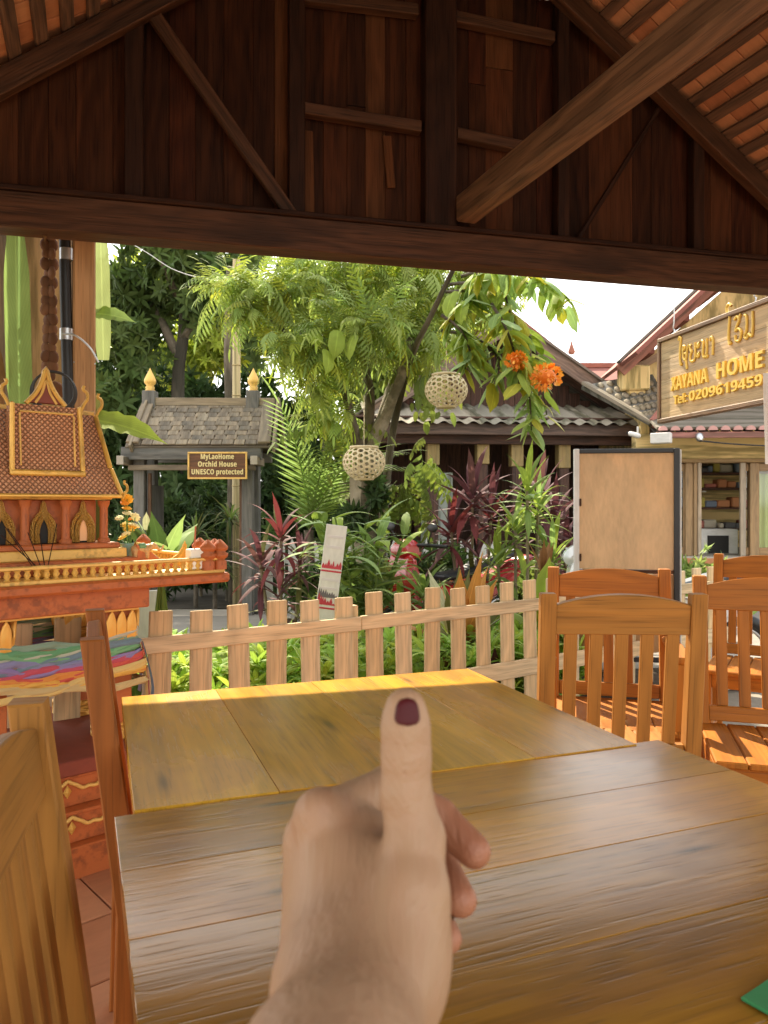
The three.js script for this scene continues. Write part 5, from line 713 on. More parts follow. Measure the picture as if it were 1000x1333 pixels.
{ // white hanging cloth end at the picture edge, power lines
  const c = thing('white_streamer', 'tip of a white cloth hanging at the picture edge below the sign', 'cloth', at(1003, 540, 4.2).toArray()); const g = new THREE.PlaneGeometry(0.07, 0.5, 6, 10), p = g.attributes.position; for (let i = 0; i < p.count; i++) p.setZ(i, 0.012 * Math.sin(p.getX(i) * 90 + p.getY(i) * 6)); g.translate(0, -0.02, 0); g.computeVertexNormals(); part('cloth', g, std({ c: [0.8, 0.78, 0.74], side: THREE.DoubleSide, roughness: 0.9 }), c); bar('cord', V3(0, 0.23, 0), V3(0, 0.7, 0), 0.006, 0.006, M.white, c);
  for (const [i, pa, pb] of [[0, [690, 398], [900, 402]], [1, [690, 412], [900, 410]], [2, [690, 436], [860, 432]], [3, [690, 428], [860, 418]]]) { const a = at(pa[0], pa[1], 24), b = at(pb[0], pb[1], 21), d = b.clone().sub(a), A = a.clone().addScaledVector(d, -3), B = b.clone().addScaledVector(d, 3), o = thing('power_line', ['topmost', 'second', 'lowest', 'third'][i] + ' thin power line crossing the white sky above the roofs', 'power line', A.toArray(), 0, 'power lines in the sky'); part('wire', tubeGeo([V3(0, 0, 0), B.clone().sub(A).multiplyScalar(0.5).add(V3(0, -0.12, 0)), B.clone().sub(A)], 0.007, 20, 4), M.metal, o); }
}
// ---------------------------------------------------------------- garden plants
const plantAt = (name, label, px, Z, cat = 'plant', grp, ry = 0) => { const b = at(px, 700, Z); return thing(name, label, cat, [b.x, -0.16, b.z], ry, grp); };
const hAt = (py, Z) => EYE + (HZ - py) / 1000 * Z + 0.16;
const potMat = std({ c: [0.30, 0.13, 0.075], roughness: 0.85, map: stain });
const pot = (t, r0, h) => part('pot', lathe([[r0 * 0.7, 0], [r0 * 0.95, h * 0.85], [r0 * 1.06, h * 0.86], [r0 * 1.06, h], [r0 * 0.9, h], [r0 * 0.85, h * 0.9], [0, h * 0.88]], 18), potMat, t);
{
  tag(part('garden_soil', new THREE.BoxGeometry(9, 0.06, 5), std({ c: [0.07, 0.055, 0.035], roughness: 1, map: mott, bumpMap: grit, bumpScale: 0.02 }), scene, [-2.4, -0.15, -12.2], [0, 6 * D2, 0]), undefined, undefined, undefined, 'structure');
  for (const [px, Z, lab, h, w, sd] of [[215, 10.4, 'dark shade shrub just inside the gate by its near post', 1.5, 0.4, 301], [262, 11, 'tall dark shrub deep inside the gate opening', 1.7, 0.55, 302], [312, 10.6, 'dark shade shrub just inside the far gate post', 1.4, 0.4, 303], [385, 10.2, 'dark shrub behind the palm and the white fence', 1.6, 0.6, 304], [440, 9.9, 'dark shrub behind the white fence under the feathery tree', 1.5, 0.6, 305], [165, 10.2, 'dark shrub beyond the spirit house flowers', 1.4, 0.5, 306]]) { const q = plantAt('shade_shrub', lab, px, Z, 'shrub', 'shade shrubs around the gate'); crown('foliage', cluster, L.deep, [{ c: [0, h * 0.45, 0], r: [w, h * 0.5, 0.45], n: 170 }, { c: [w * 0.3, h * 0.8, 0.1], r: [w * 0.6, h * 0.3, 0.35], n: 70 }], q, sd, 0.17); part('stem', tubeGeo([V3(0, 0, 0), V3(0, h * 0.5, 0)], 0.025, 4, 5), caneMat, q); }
  let t = plantAt('red_cordyline', 'dark red cordyline in a brown planter beside the gate', 366, 6.3); part('planter', cbox(0.17, 0.42, 0.17, 0.01, 1), wood(woodA, [0.16, 0.085, 0.05]), t, [0.03, 0.21, 0.1]);
  canePlant(t, [[0, 0, hAt(700, 6.3)], [-0.1, 0.05, hAt(735, 6.3), -0.06], [0.12, -0.05, hAt(730, 6.3), 0.03]], bl.strap, [L.wine, L.purple, L.wine, L.red, L.olive], 22, 0.42, { min: 0.15, max: 2.1, seed: 3 });
  rosette(t, bl.strap, [L.purple, L.wine, L.olive], 26, 0.4, { min: 0.6, max: 2.6, y: hAt(760, 6.3), seed: 9, stack: 0.5 });
  t = plantAt('purple_cordyline', 'tall purple-leaved cordyline in front of the dark veranda', 615, 7.0);
  canePlant(t, [[0, 0, hAt(650, 7)], [-0.14, 0.05, hAt(690, 7), -0.06], [0.14, -0.05, hAt(668, 7), 0.04]], bl.strap, [L.purple, L.wine, L.purple, L.red], 24, 0.52, { min: 0.05, max: 2.0, seed: 23 }); rosette(t, bl.strap, [L.purple, L.olive, L.deep], 24, 0.42, { min: 0.7, max: 2.4, y: hAt(740, 7), seed: 29, stack: 0.5 });
  t = plantAt('green_cordyline', 'pale green cordyline with yellow crowns beside the purple one', 678, 6.7);
  canePlant(t, [[0.02, 0.2, hAt(640, 6.7)], [-0.06, 0.1, hAt(690, 6.7)], [0.12, 0.05, hAt(660, 6.7), 0.02], [0.2, 0.12, hAt(728, 6.7), 0.05], [-0.16, 0, hAt(735, 6.7), -0.04]], bl.strap, [L.light, L.lime, L.lime, L.mid], 24, 0.44, { min: 0.05, max: 2.0, seed: 33 });
  t = plantAt('purple_dracaena', 'narrow purple plant between the green cordyline and the notice board', 722, 7.2); canePlant(t, [[0, 0, hAt(680, 7.2)], [-0.14, 0.05, hAt(645, 7.2)], [0.1, 0, hAt(720, 7.2)]], bl.strap, [L.purple, L.wine, L.purple], 22, 0.52, { min: 0.1, max: 2.0, seed: 43 });
  // ginger clump: leaning stalks with paired blades
  t = plantAt('ginger_clump', 'clump of green ginger stalks in the middle of the bed', 475, 6.0); const r = rng(71);
  for (let i = 0; i < 20; i++) { const a = r() * 6.28, lx = Math.cos(a) * rr(0.1, 0.42, r), lz = Math.sin(a) * rr(0.05, 0.3, r), h = hAt(rr(672, 740, r), 6), b = V3(lx * 0.3, 0, lz * 0.3), pts = [b, V3(lx * 0.6, h * 0.55, lz * 0.6), V3(lx * 1.25, h, lz * 1.2)]; part('stalk', tubeGeo(pts, 0.008, 8, 5), L.mid, t); const c = new THREE.CatmullRomCurve3(pts);
    for (let k = 0; k < 8; k++) { const f = 0.4 + 0.6 * k / 7, p = c.getPoint(f), m = part('leaf', bl.strap[k % 4], pick([L.light, L.lime, L.light, L.lime, L.mid], r), t, p); m.scale.set(0.62, rr(0.3, 0.42, r), 0.4); m.quaternion.copy(eul(rr(0.5, 1.3, r), (k % 2) * Math.PI + a + rr(-0.9, 0.9, r), 0)); } }
  t = plantAt('tall_leafy_plant', 'tall leafy plant in front of the red scooter', 552, 6.2); canePlant(t, [[0, 0, 0.62], [-0.14, 0.06, 0.5, -0.05], [0.16, 0.05, 0.45, 0.05]], bl.strap, [L.light, L.mid, L.mid, L.lime], 20, 0.42, { min: 0.2, max: 1.9, seed: 57, rad: 0.009 });
  t = plantAt('grassy_clump', 'low arching grass clump at the foot of the ginger', 445, 5.6); rosette(t, bl.thin, [L.light, L.mid, L.lime], 60, 0.72, { min: 0.05, max: 1.1, seed: 13 });
  t = plantAt('grassy_clump', 'arching grass clump half hidden by the leaning banner', 430, 6.5); rosette(t, bl.thin, [L.mid, L.light], 50, 0.75, { min: 0.05, max: 1.1, seed: 14 });
  // orange and striped bromeliads, yellow croton
  t = plantAt('orange_bromeliad', 'orange striped bromeliad standing up behind the pickets', 598, 5.2); rosette(t, bl.spear, [L.orange, L.olive, L.cream, L.orange], 16, 0.66, { min: 0.1, max: 1.0, seed: 15, y: 0.38 }); rosette(t, bl.spear, [L.brown, L.olive, L.wine], 12, 0.46, { min: 0.4, max: 1.3, seed: 16, y: 0.12 });
  t = plantAt('purple_bromeliad', 'small dark purple rosette low between the pickets', 645, 4.95); rosette(t, bl.spear, [L.purple, L.wine], 14, 0.42, { min: 0.1, max: 1.0, seed: 17, y: 0.1 });
  t = plantAt('yellow_croton', 'broad yellow-green croton beside the chair with the pale rail', 708, 5.3); rosette(t, bl.broad, [L.yellow, L.lime, L.lime], 16, 0.46, { min: 0.1, max: 1.3, seed: 18, y: 0.62, stack: 0.35 }); rosette(t, bl.spear, [L.orange, L.brown], 5, 0.3, { min: 0.05, max: 0.5, seed: 19, y: 0.85 }); part('cane', tubeGeo([V3(0, 0, 0), V3(0.01, 0.3, 0), V3(0, 0.72, 0)], 0.02, 8, 6), caneMat, t);
  t = plantAt('round_shrub', 'round green shrub behind the notice board and croton', 735, 6.6, 'shrub'); crown('foliage', cluster, L.mid, [{ c: [0, 0.35, 0], r: [0.5, 0.4, 0.4], n: 110 }, { c: [-0.2, 0.3, 0.2], r: [0.3, 0.3, 0.3], n: 50 }], t, 91, 0.14); part('stem', tubeGeo([V3(0, 0, 0), V3(0, 0.3, 0)], 0.02, 4, 5), caneMat, t);
  t = plantAt('shop_shrub', 'green shrub in front of the glazed shop doors', 905, 8.2, 'shrub'); crown('foliage', cluster, L.light, [{ c: [0, 0.45, 0], r: [0.36, 0.45, 0.3], n: 110 }, { c: [0.2, 0.35, 0.1], r: [0.3, 0.3, 0.3], n: 50 }, { c: [-0.3, 0.3, 0.1], r: [0.3, 0.3, 0.3], n: 50 }], t, 92, 0.16); part('stem', tubeGeo([V3(0, 0, 0), V3(0, 0.4, 0)], 0.02, 4, 5), caneMat, t);
  for (const [px, Z, lab, mt, h, w, sd] of [[515, 7.6, 'dark bushy shrub behind the red scooter', L.deep, 0.9, 0.5, 201], [420, 7.9, 'dark shrub under the palm beside the leaning banner', L.dark, 0.85, 0.4, 202], [655, 7.9, 'mid-green shrub below the purple cordylines', L.mid, 0.75, 0.6, 203], [560, 8.4, 'shaded shrub before the veranda posts', L.deep, 0.95, 0.5, 204], [462, 6.7, 'leafy green shrub at the foot of the feathery tree', L.mid, 0.75, 0.42, 205], [625, 6.0, 'low green shrub behind the orange bromeliad', L.mid, 0.45, 0.4, 206], [740, 8.0, 'green shrub between the notice board and the dark veranda', L.dark, 0.9, 0.5, 207]]) { const q = plantAt('garden_shrub', lab, px, Z, 'shrub', 'shrubs in the garden bed'); crown('foliage', cluster, mt, [{ c: [0, h * 0.5, 0], r: [w, h * 0.5, 0.35], n: 150 }, { c: [w * 0.4, h * 0.75, 0.1], r: [w * 0.5, h * 0.35, 0.3], n: 60 }, { c: [-w * 0.5, h * 0.6, 0.1], r: [w * 0.5, h * 0.4, 0.3], n: 60 }], q, sd, 0.15); part('stem', tubeGeo([V3(0, 0, 0), V3(0, h * 0.5, 0)], 0.02, 4, 5), caneMat, q); }
  // plants right behind the pickets
  const low = [[232, 4.3, 'white-edged leafy plant behind the third picket from the shrine', [L.cream, L.pale, L.light], bl.strap, 0.5, 26], [262, 4.5, 'sunlit yellow-green plant low behind the left pickets', [L.lime, L.light, L.yellow], bl.strap, 0.46, 34], [300, 4.5, 'upright variegated plant whose tip stands above the pickets', [L.cream, L.lime, L.pale], bl.spear, 0.62, 22], [330, 4.7, 'bright bushy plant between the pickets left of the banner', [L.lime, L.yellow, L.light], bl.broad, 0.32, 30], [372, 4.9, 'lime green plant low in front of the leaning banner', [L.lime, L.light, L.yellow], bl.strap, 0.42, 34], [412, 5.0, 'pale green tuft beside the fence joint', [L.light, L.lime], bl.thin, 0.5, 40], [505, 5.1, 'striped pale plant under the ginger clump', [L.cream, L.light, L.mid], bl.strap, 0.44, 28], [545, 5.2, 'yellow striped plant low beside the orange bromeliad', [L.yellow, L.cream, L.olive], bl.strap, 0.42, 26], [680, 5.2, 'green tuft low behind the right pickets', [L.light, L.mid], bl.thin, 0.5, 40], [180, 4.0, 'dark spear-leaved plant beside the shrine ribbons', [L.dark, L.brown, L.olive], bl.spear, 0.62, 16]];
  low.forEach(([px, Z, lab, m, g, s, n], i) => { const q = plantAt('bed_plant', lab, px, Z, 'plant', 'small plants behind the picket fence'); rosette(q, g, m, n, s, { min: 0.05, max: 1.25, seed: 100 + i, y: 0.02 }); });
  // ground cover and soil bed
  const bed = tag(part('soil', new THREE.BoxGeometry(4.2, 0.08, 2.9), std({ c: [0.11, 0.075, 0.05], roughness: 1, map: mott, bumpMap: grit, bumpScale: 0.02 }), scene, at(440, 700, 5.95).setY(-0.1).toArray(), [0, 24 * D2, 0]), undefined, undefined, undefined, 'structure');
  const gc = new THREE.InstancedMesh(cluster, L.lime, 2200); const m4 = new THREE.Matrix4(), col = new THREE.Color(); for (let i = 0; i < 2200; i++) { const px = rr(150, 760, r), near = i > 1000, Z = (near ? rr(3.75, 4.7, r) + (px - 150) / 560 : rr(4.0, 6.8, r) + (px - 150) / 1000), p = at(px, 700, Z).setY(-0.06 + (near ? Math.pow(r(), 1.5) * 0.42 : rr(0, 0.05, r))), s = rr(0.07, 0.17, r); m4.compose(p, eul(rr(-0.4, 0.4, r), r() * 6.28, rr(-0.4, 0.4, r)), V3(s, s * rr(1, 1.8, r), s)); gc.setMatrixAt(i, m4); const q = rr(0.8, 1.35, r); col.setRGB(q * rr(0.75, 1.1, r), q, q * 0.9); gc.setColorAt(i, col); } gc.name = numbered('ground_cover'); gc.castShadow = true; tag(gc, 'low sunlit ground cover over the planted bed behind the fence', 'ground cover', undefined, 'stuff'); scene.add(gc);
  // peace lily and its pot behind the platform
  t = plantAt('peace_lily', 'potted green plant with a cream flower spike behind the balustrade', 210, 3.75); const bh = hAt(738, 3.75); pot(t, 0.13, 0.3); for (let i = 0; i < 9; i++) part('stalk', tubeGeo([V3(rr(-0.04, 0.04, r), 0.26, rr(-0.04, 0.04, r)), V3(rr(-0.05, 0.05, r), 0.6, rr(-0.04, 0.04, r)), V3(0, bh, 0)], 0.006, 8, 5), L.mid, t); rosette(t, bl.broad, [L.mid, L.dark, L.mid, L.light], 20, 0.36, { min: 0.1, max: 1.25, seed: 51, y: bh - 0.03 }); const sp = part('flower_spike', blade(0.4, 0.15, 0.5, 7), L.cream, t, [-0.07, hAt(690, 3.75), 0]); sp.scale.setScalar(0.09); part('stem', tubeGeo([V3(0, bh - 0.03, 0), V3(-0.05, bh + 0.1, 0), V3(-0.07, hAt(690, 3.75), 0)], 0.004, 8, 5), L.mid, t);
  // palm fronds beside the gate
  t = plantAt('palm', 'feathery palm with arching fronds between the gate and the tree', 402, 8.0, 'palm'); const fr = [0.7, 1.1, 1.5].map((d) => pinnate(20, blade(0.07, 0.35, 0.2, 3), 0.30, d, 1.05, 0.1, 0.5, 0.006)); part('trunk', tubeGeo([V3(0, 0, 0), V3(0.02, 0.5, 0), V3(0, hAt(690, 8), 0)], 0.05, 10, 8), barkMat, t);
  for (let i = 0; i < 13; i++) { const m = part('frond', fr[i % 3], pick([L.light, L.lime, L.mid, L.mid], r), t, [0, hAt(690, 8) - 0.02, 0]); m.scale.setScalar(rr(0.9, 1.35, r)); m.quaternion.copy(eul(lerp(0.03, 0.5, i / 12), i % 3 === 0 ? -0.5 + i * 0.1 : 0.2 + i * 0.24, 0)); }
  // orchids and shade plants inside the gate
  for (const [px, py, Z, lab] of [[255, 700, 9.8, 'spiky orchid plant in the shade left inside the gate'], [300, 680, 10, 'spiky orchid plant in the shade right inside the gate'], [280, 740, 9.6, 'low fern clump in the middle of the gate opening']]) { const q = plantAt('orchid', lab, px, Z, 'orchid', 'shade plants inside the gate'); part('stake', tubeGeo([V3(0, 0, 0), V3(0, hAt(py, Z), 0)], 0.03, 4, 6), barkMat, q); rosette(q, bl.thin, [L.mid, L.olive, L.dark], 44, 0.55, { min: 0.2, max: 1.5, seed: px, y: hAt(py, Z) }); }
  // banana leaves around the spirit house posts
  const ban = (w, d) => blade(w, d, 0.28, 14, 1.3, 0.45, 0.12), facing = (m, along, n) => { const y = along.normalize(), x = y.clone().cross(n).normalize(); m.quaternion.setFromRotationMatrix(new THREE.Matrix4().makeBasis(x, y, x.clone().cross(y))); };
  t = thing('banana_plant', 'banana plant with one tall upright leaf left of the beige column', 'banana plant', at(32, 700, 3.3).setY(-0.16).toArray()); part('stem', tubeGeo([V3(0, 0, 0), V3(0.0, 1, 0), V3(-0.01, 1.75, 0)], 0.03, 10, 8), L.olive, t); let m = part('leaf', ban(0.24, 0.25), L.light, t, [-0.02, hAt(540, 3.3), 0]); m.scale.set(0.42, 1.02, 0.9); m.quaternion.copy(eul(0.05, 0.5, 0.03)); 
  for (const [x, y, s, a, b] of [[-0.16, 2.05, 0.9, 2.6, 0.4], [-0.2, 1.9, 0.7, 2.9, -0.6], [0.06, 2.72, 0.4, 1.9, 1.2], [0.1, 2.66, 0.34, 2.2, 0.4]]) { const q = part('dry_leaf', ban(0.3, 0.5), L.brown, t, [x, y, 0.02]); q.scale.set(s * 0.6, s, s); q.quaternion.copy(eul(a, b, 0)); }
  t = thing('banana_plant', 'banana plant behind the timber post with bright leaves reaching over the gate', 'banana plant', at(124, 700, 3.9).setY(-0.16).toArray()); part('stem', tubeGeo([V3(0, 0, 0), V3(0.02, 1.2, 0), V3(0.0, 1.9, 0)], 0.035, 10, 8), L.olive, t);
  m = part('leaf', ban(0.34, -0.5), L.lime, t, [0.0, hAt(548, 3.9), 0.05]); m.scale.set(0.42, 0.42, 0.42); facing(m, V3(1, -0.12, 0.25), V3(0.1, 0.75, 0.65));
  m = part('leaf', ban(0.36, -0.5), L.light, t, [-0.02, hAt(408, 3.9), 0]); m.scale.set(0.26, 0.24, 0.24); facing(m, V3(1, -0.05, 0.2), V3(0.1, 0.6, 0.8));
  m = part('leaf', ban(0.16, 0.1), L.pale, t, [0.035, hAt(468, 3.9), -0.02]); m.scale.set(0.5, 0.9, 0.6); m.quaternion.copy(eul(0.02, 0.3, 0.02));
}
// ---------------------------------------------------------------- woven baskets
function basket(label, px, py, Z, rad) {
  const c = at(px, py, Z), t = thing('woven_basket', label, 'basket', [c.x, c.y, c.z], 0.4, 'woven baskets hung in the trees'), ico = new THREE.IcosahedronGeometry(1, 3), p = ico.attributes.position, edges = new Map(), key = (v) => v.toArray().map((q) => q.toFixed(3)).join(), cane = std({ c: [0.56, 0.46, 0.28], roughness: 0.7 });
  for (let i = 0; i < p.count; i += 3) { const v = [0, 1, 2].map((k) => V3().fromBufferAttribute(p, i + k)), cen = v[0].clone().add(v[1]).add(v[2]).normalize(); for (let k = 0; k < 3; k++) { const a = key(v[k]), b = key(v[(k + 1) % 3]), e = a < b ? a + b : b + a; if (!edges.has(e)) edges.set(e, []); edges.get(e).push(cen); } }
  const l = [], sq = (v) => V3(v.x * rad, v.y * rad * 0.86, v.z * rad); for (const [, [a, b]] of edges) if (b && a.y < 0.78 && b.y < 0.78) l.push(barGeo(sq(a), sq(b), rad * 0.03, rad * 0.085, a.clone().add(b).normalize(), 0.001));
  part('weave', merge(l), cane, t); part('rim', new THREE.TorusGeometry(rad * 0.64, rad * 0.06, 6, 28).rotateX(Math.PI / 2), cane, t, [0, rad * 0.72, 0]); part('base', new THREE.CylinderGeometry(rad * 0.5, rad * 0.45, rad * 0.08, 20), cane, t, [0, -rad * 0.8, 0]); bar('cord', V3(0, rad * 0.7, 0), V3(0, rad * 3.2, 0), 0.006, 0.006, cane, t); return t;
}
basket('round woven basket low on the trunk of the feathery tree', 474, 602, 6.75, 0.185); basket('round woven basket hanging higher before the lean-to roof', 581, 508, 6.9, 0.19);
// ---------------------------------------------------------------- scooters
function scooter(label, px, Z, ry, paint, second, seatM) {
  const b = at(px, 700, Z), t = thing('scooter', label, 'scooter', [b.x, -0.16, b.z], ry, 'parked scooters'), ex = (pts, d, bv = 0.02) => extrude(new THREE.Shape(new THREE.SplineCurve(pts.map(([x, y]) => new THREE.Vector2(x, y))).getPoints(40)), d, bv);
  for (const x of [-0.62, 0.62]) { const w = part('wheel', new THREE.TorusGeometry(0.235, 0.045, 10, 32), M.black, t, [x, 0.28, 0]); part('rim', new THREE.TorusGeometry(0.18, 0.014, 8, 28), M.metal, w); for (let i = 0; i < 5; i++) bar('spoke', V3(0, 0, 0), V3(Math.cos(i * 1.257) * 0.18, Math.sin(i * 1.257) * 0.18, 0), 0.022, 0.02, M.metal, w); }
  part('body', ex([[-0.25, 0.3], [0.1, 0.34], [0.5, 0.5], [0.88, 0.78], [0.86, 0.83], [0.4, 0.68], [-0.05, 0.64], [-0.2, 0.5], [-0.25, 0.3]], 0.25, 0.04), paint, t); part('tail_panel', ex([[0.2, 0.55], [0.55, 0.66], [0.92, 0.86], [0.95, 0.82], [0.7, 0.62], [0.3, 0.46], [0.2, 0.55]], 0.29, 0.03), second, t);
  part('seat', ex([[-0.12, 0.68], [0.2, 0.71], [0.5, 0.79], [0.84, 0.88], [0.8, 0.93], [0.45, 0.86], [0.15, 0.77], [-0.12, 0.74], [-0.12, 0.68]], 0.23, 0.04), seatM, t); part('footboard', cbox(0.4, 0.06, 0.26, 0.02, 0), M.black, t, [-0.3, 0.3, 0]);
  part('leg_shield', ex([[-0.5, 0.28], [-0.42, 0.6], [-0.5, 0.86], [-0.58, 0.92], [-0.62, 0.7], [-0.58, 0.4], [-0.5, 0.28]], 0.34, 0.05), paint, t); part('front_fender', ex([[-0.92, 0.36], [-0.78, 0.54], [-0.6, 0.58], [-0.42, 0.46], [-0.5, 0.46], [-0.62, 0.52], [-0.76, 0.48], [-0.92, 0.36]], 0.12, 0.02), paint, t);
  part('handlebar_cowl', ex([[-0.4, 0.9], [-0.42, 1.02], [-0.54, 1.06], [-0.64, 0.98], [-0.6, 0.9], [-0.4, 0.9]], 0.2, 0.05), second, t); part('headlamp', new THREE.SphereGeometry(0.07, 14, 10).scale(0.6, 0.8, 1.2), M.glass, t, [-0.62, 0.98, 0]); part('handlebar', tubeGeo([V3(-0.34, 1.0, -0.33), V3(-0.44, 1.01, -0.15), V3(-0.46, 1.0, 0), V3(-0.44, 1.01, 0.15), V3(-0.34, 1.0, 0.33)], 0.016, 20, 8), M.black, t);
  for (const s of [-1, 1]) { part('mirror_stalk', tubeGeo([V3(-0.44, 1.02, s * 0.2), V3(-0.46, 1.14, s * 0.27)], 0.006, 6, 6), M.black, t); part('mirror', new THREE.SphereGeometry(0.055, 12, 8).scale(0.3, 0.7, 1.2), M.black, t, [-0.46, 1.16, s * 0.28]); bar('fork', V3(-0.52, 0.7, s * 0.07), V3(-0.62, 0.28, s * 0.07), 0.03, 0.03, M.metal, t); }
  part('tail_lamp', cbox(0.04, 0.05, 0.16, 0.01, 2), std({ c: [0.5, 0.02, 0.02], roughness: 0.2 }), t, [0.935, 0.8, 0]); part('engine_case', cbox(0.5, 0.16, 0.16, 0.03, 0), M.metal, t, [0.4, 0.28, 0.1]); part('kick_stand', tubeGeo([V3(0.1, 0.24, 0.1), V3(0.14, 0.02, 0.2)], 0.012, 6, 6), M.metal, t); return t;
}
const gloss = (c) => std({ c, roughness: 0.25, clearcoat: 0.8, clearcoatRoughness: 0.1 });
scooter('red scooter with a white cowl half hidden behind the pickets', 586, 6.9, 38 * D2, gloss([0.5, 0.02, 0.025]), gloss([0.46, 0.03, 0.03]), std({ c: [0.03, 0.03, 0.035], roughness: 0.5 }));
scooter('white scooter with blue-grey seat beside the notice board', 848, 5.7, -8 * D2, gloss([0.72, 0.73, 0.72]), gloss([0.72, 0.73, 0.72]), std({ c: [0.085, 0.10, 0.125], roughness: 0.55, bumpMap: grit, bumpScale: 0.001 }));
// ---------------------------------------------------------------- surfaces from distance fields
function surfaceNets(f, lo, hi, cell) {
  const n = ['x', 'y', 'z'].map((k) => Math.ceil((hi[k] - lo[k]) / cell) + 1), [nx, ny, nz] = n, F = new Float32Array(nx * ny * nz), id = (i, j, k) => (k * ny + j) * nx + i, q = V3();
  for (let k = 0; k < nz; k++) for (let j = 0; j < ny; j++) for (let i = 0; i < nx; i++) F[id(i, j, k)] = f(q.set(lo.x + i * cell, lo.y + j * cell, lo.z + k * cell));
  const vid = new Int32Array(nx * ny * nz).fill(-1), pos = [], idx = [];
  const cor = []; for (let c = 0; c < 8; c++) cor.push([c & 1, (c >> 1) & 1, c >> 2]);
  const eds = []; for (let a = 0; a < 8; a++) for (const b of [1, 2, 4]) if (!(a & b)) eds.push([a, a | b]);
  for (let k = 0; k < nz - 1; k++) for (let j = 0; j < ny - 1; j++) for (let i = 0; i < nx - 1; i++) {
    const v = cor.map(([a, b, c]) => F[id(i + a, j + b, k + c)]); let m = 0; v.forEach((x, c) => { if (x < 0) m |= 1 << c; }); if (m === 0 || m === 255) continue;
    let x = 0, y = 0, z = 0, w = 0; for (const [a, b] of eds) if ((v[a] < 0) !== (v[b] < 0)) { const t = v[a] / (v[a] - v[b]); x += lerp(cor[a][0], cor[b][0], t); y += lerp(cor[a][1], cor[b][1], t); z += lerp(cor[a][2], cor[b][2], t); w++; }
    vid[id(i, j, k)] = pos.length / 3; pos.push(lo.x + (i + x / w) * cell, lo.y + (j + y / w) * cell, lo.z + (k + z / w) * cell);
  }
  const quad = (a, b, c, d, s) => { if (s) idx.push(a, b, c, a, c, d); else idx.push(a, c, b, a, d, c); };
  for (let k = 1; k < nz - 1; k++) for (let j = 1; j < ny - 1; j++) for (let i = 1; i < nx - 1; i++) { const s = F[id(i, j, k)] < 0;
    if (s !== F[id(i + 1, j, k)] < 0) quad(vid[id(i, j - 1, k - 1)], vid[id(i, j, k - 1)], vid[id(i, j, k)], vid[id(i, j - 1, k)], s);
    if (s !== F[id(i, j + 1, k)] < 0) quad(vid[id(i - 1, j, k - 1)], vid[id(i - 1, j, k)], vid[id(i, j, k)], vid[id(i, j, k - 1)], s);
    if (s !== F[id(i, j, k + 1)] < 0) quad(vid[id(i - 1, j - 1, k)], vid[id(i, j - 1, k)], vid[id(i, j, k)], vid[id(i - 1, j, k)], s); }
  const g = new THREE.BufferGeometry(), nrm = [], e = cell * 0.5, P = V3(), uv = [];
  for (let i = 0; i < pos.length; i += 3) { const d = (x, y, z) => f(P.set(pos[i] + x, pos[i + 1] + y, pos[i + 2] + z)), v = V3(d(e, 0, 0) - d(-e, 0, 0), d(0, e, 0) - d(0, -e, 0), d(0, 0, e) - d(0, 0, -e)).normalize(); nrm.push(v.x, v.y, v.z); uv.push(pos[i] * 6, pos[i + 1] * 6 + pos[i + 2] * 3); }
  g.setAttribute('position', new THREE.Float32BufferAttribute(pos, 3)); g.setAttribute('normal', new THREE.Float32BufferAttribute(nrm, 3)); g.setAttribute('uv', new THREE.Float32BufferAttribute(uv, 2)); g.setIndex(idx); return g;
}
const smin = (a, b, k) => { const h = Math.max(k - Math.abs(a - b), 0) / k; return Math.min(a, b) - h * h * k * 0.25; };
const capsule = (a, b, ra, rb) => { const ab = b.clone().sub(a), l2 = ab.lengthSq(); return (p) => { const t = clamp(((p.x - a.x) * ab.x + (p.y - a.y) * ab.y + (p.z - a.z) * ab.z) / l2), dx = p.x - a.x - ab.x * t, dy = p.y - a.y - ab.y * t, dz = p.z - a.z - ab.z * t; return Math.sqrt(dx * dx + dy * dy + dz * dz) - lerp(ra, rb, t); }; };
const chain = (pts, k) => { const c = []; for (let i = 0; i + 1 < pts.length; i++) c.push(capsule(pts[i][0], pts[i + 1][0], pts[i][1], pts[i + 1][1])); return (p) => { let d = c[0](p); for (let i = 1; i < c.length; i++) d = smin(d, c[i](p), k); return d; }; };
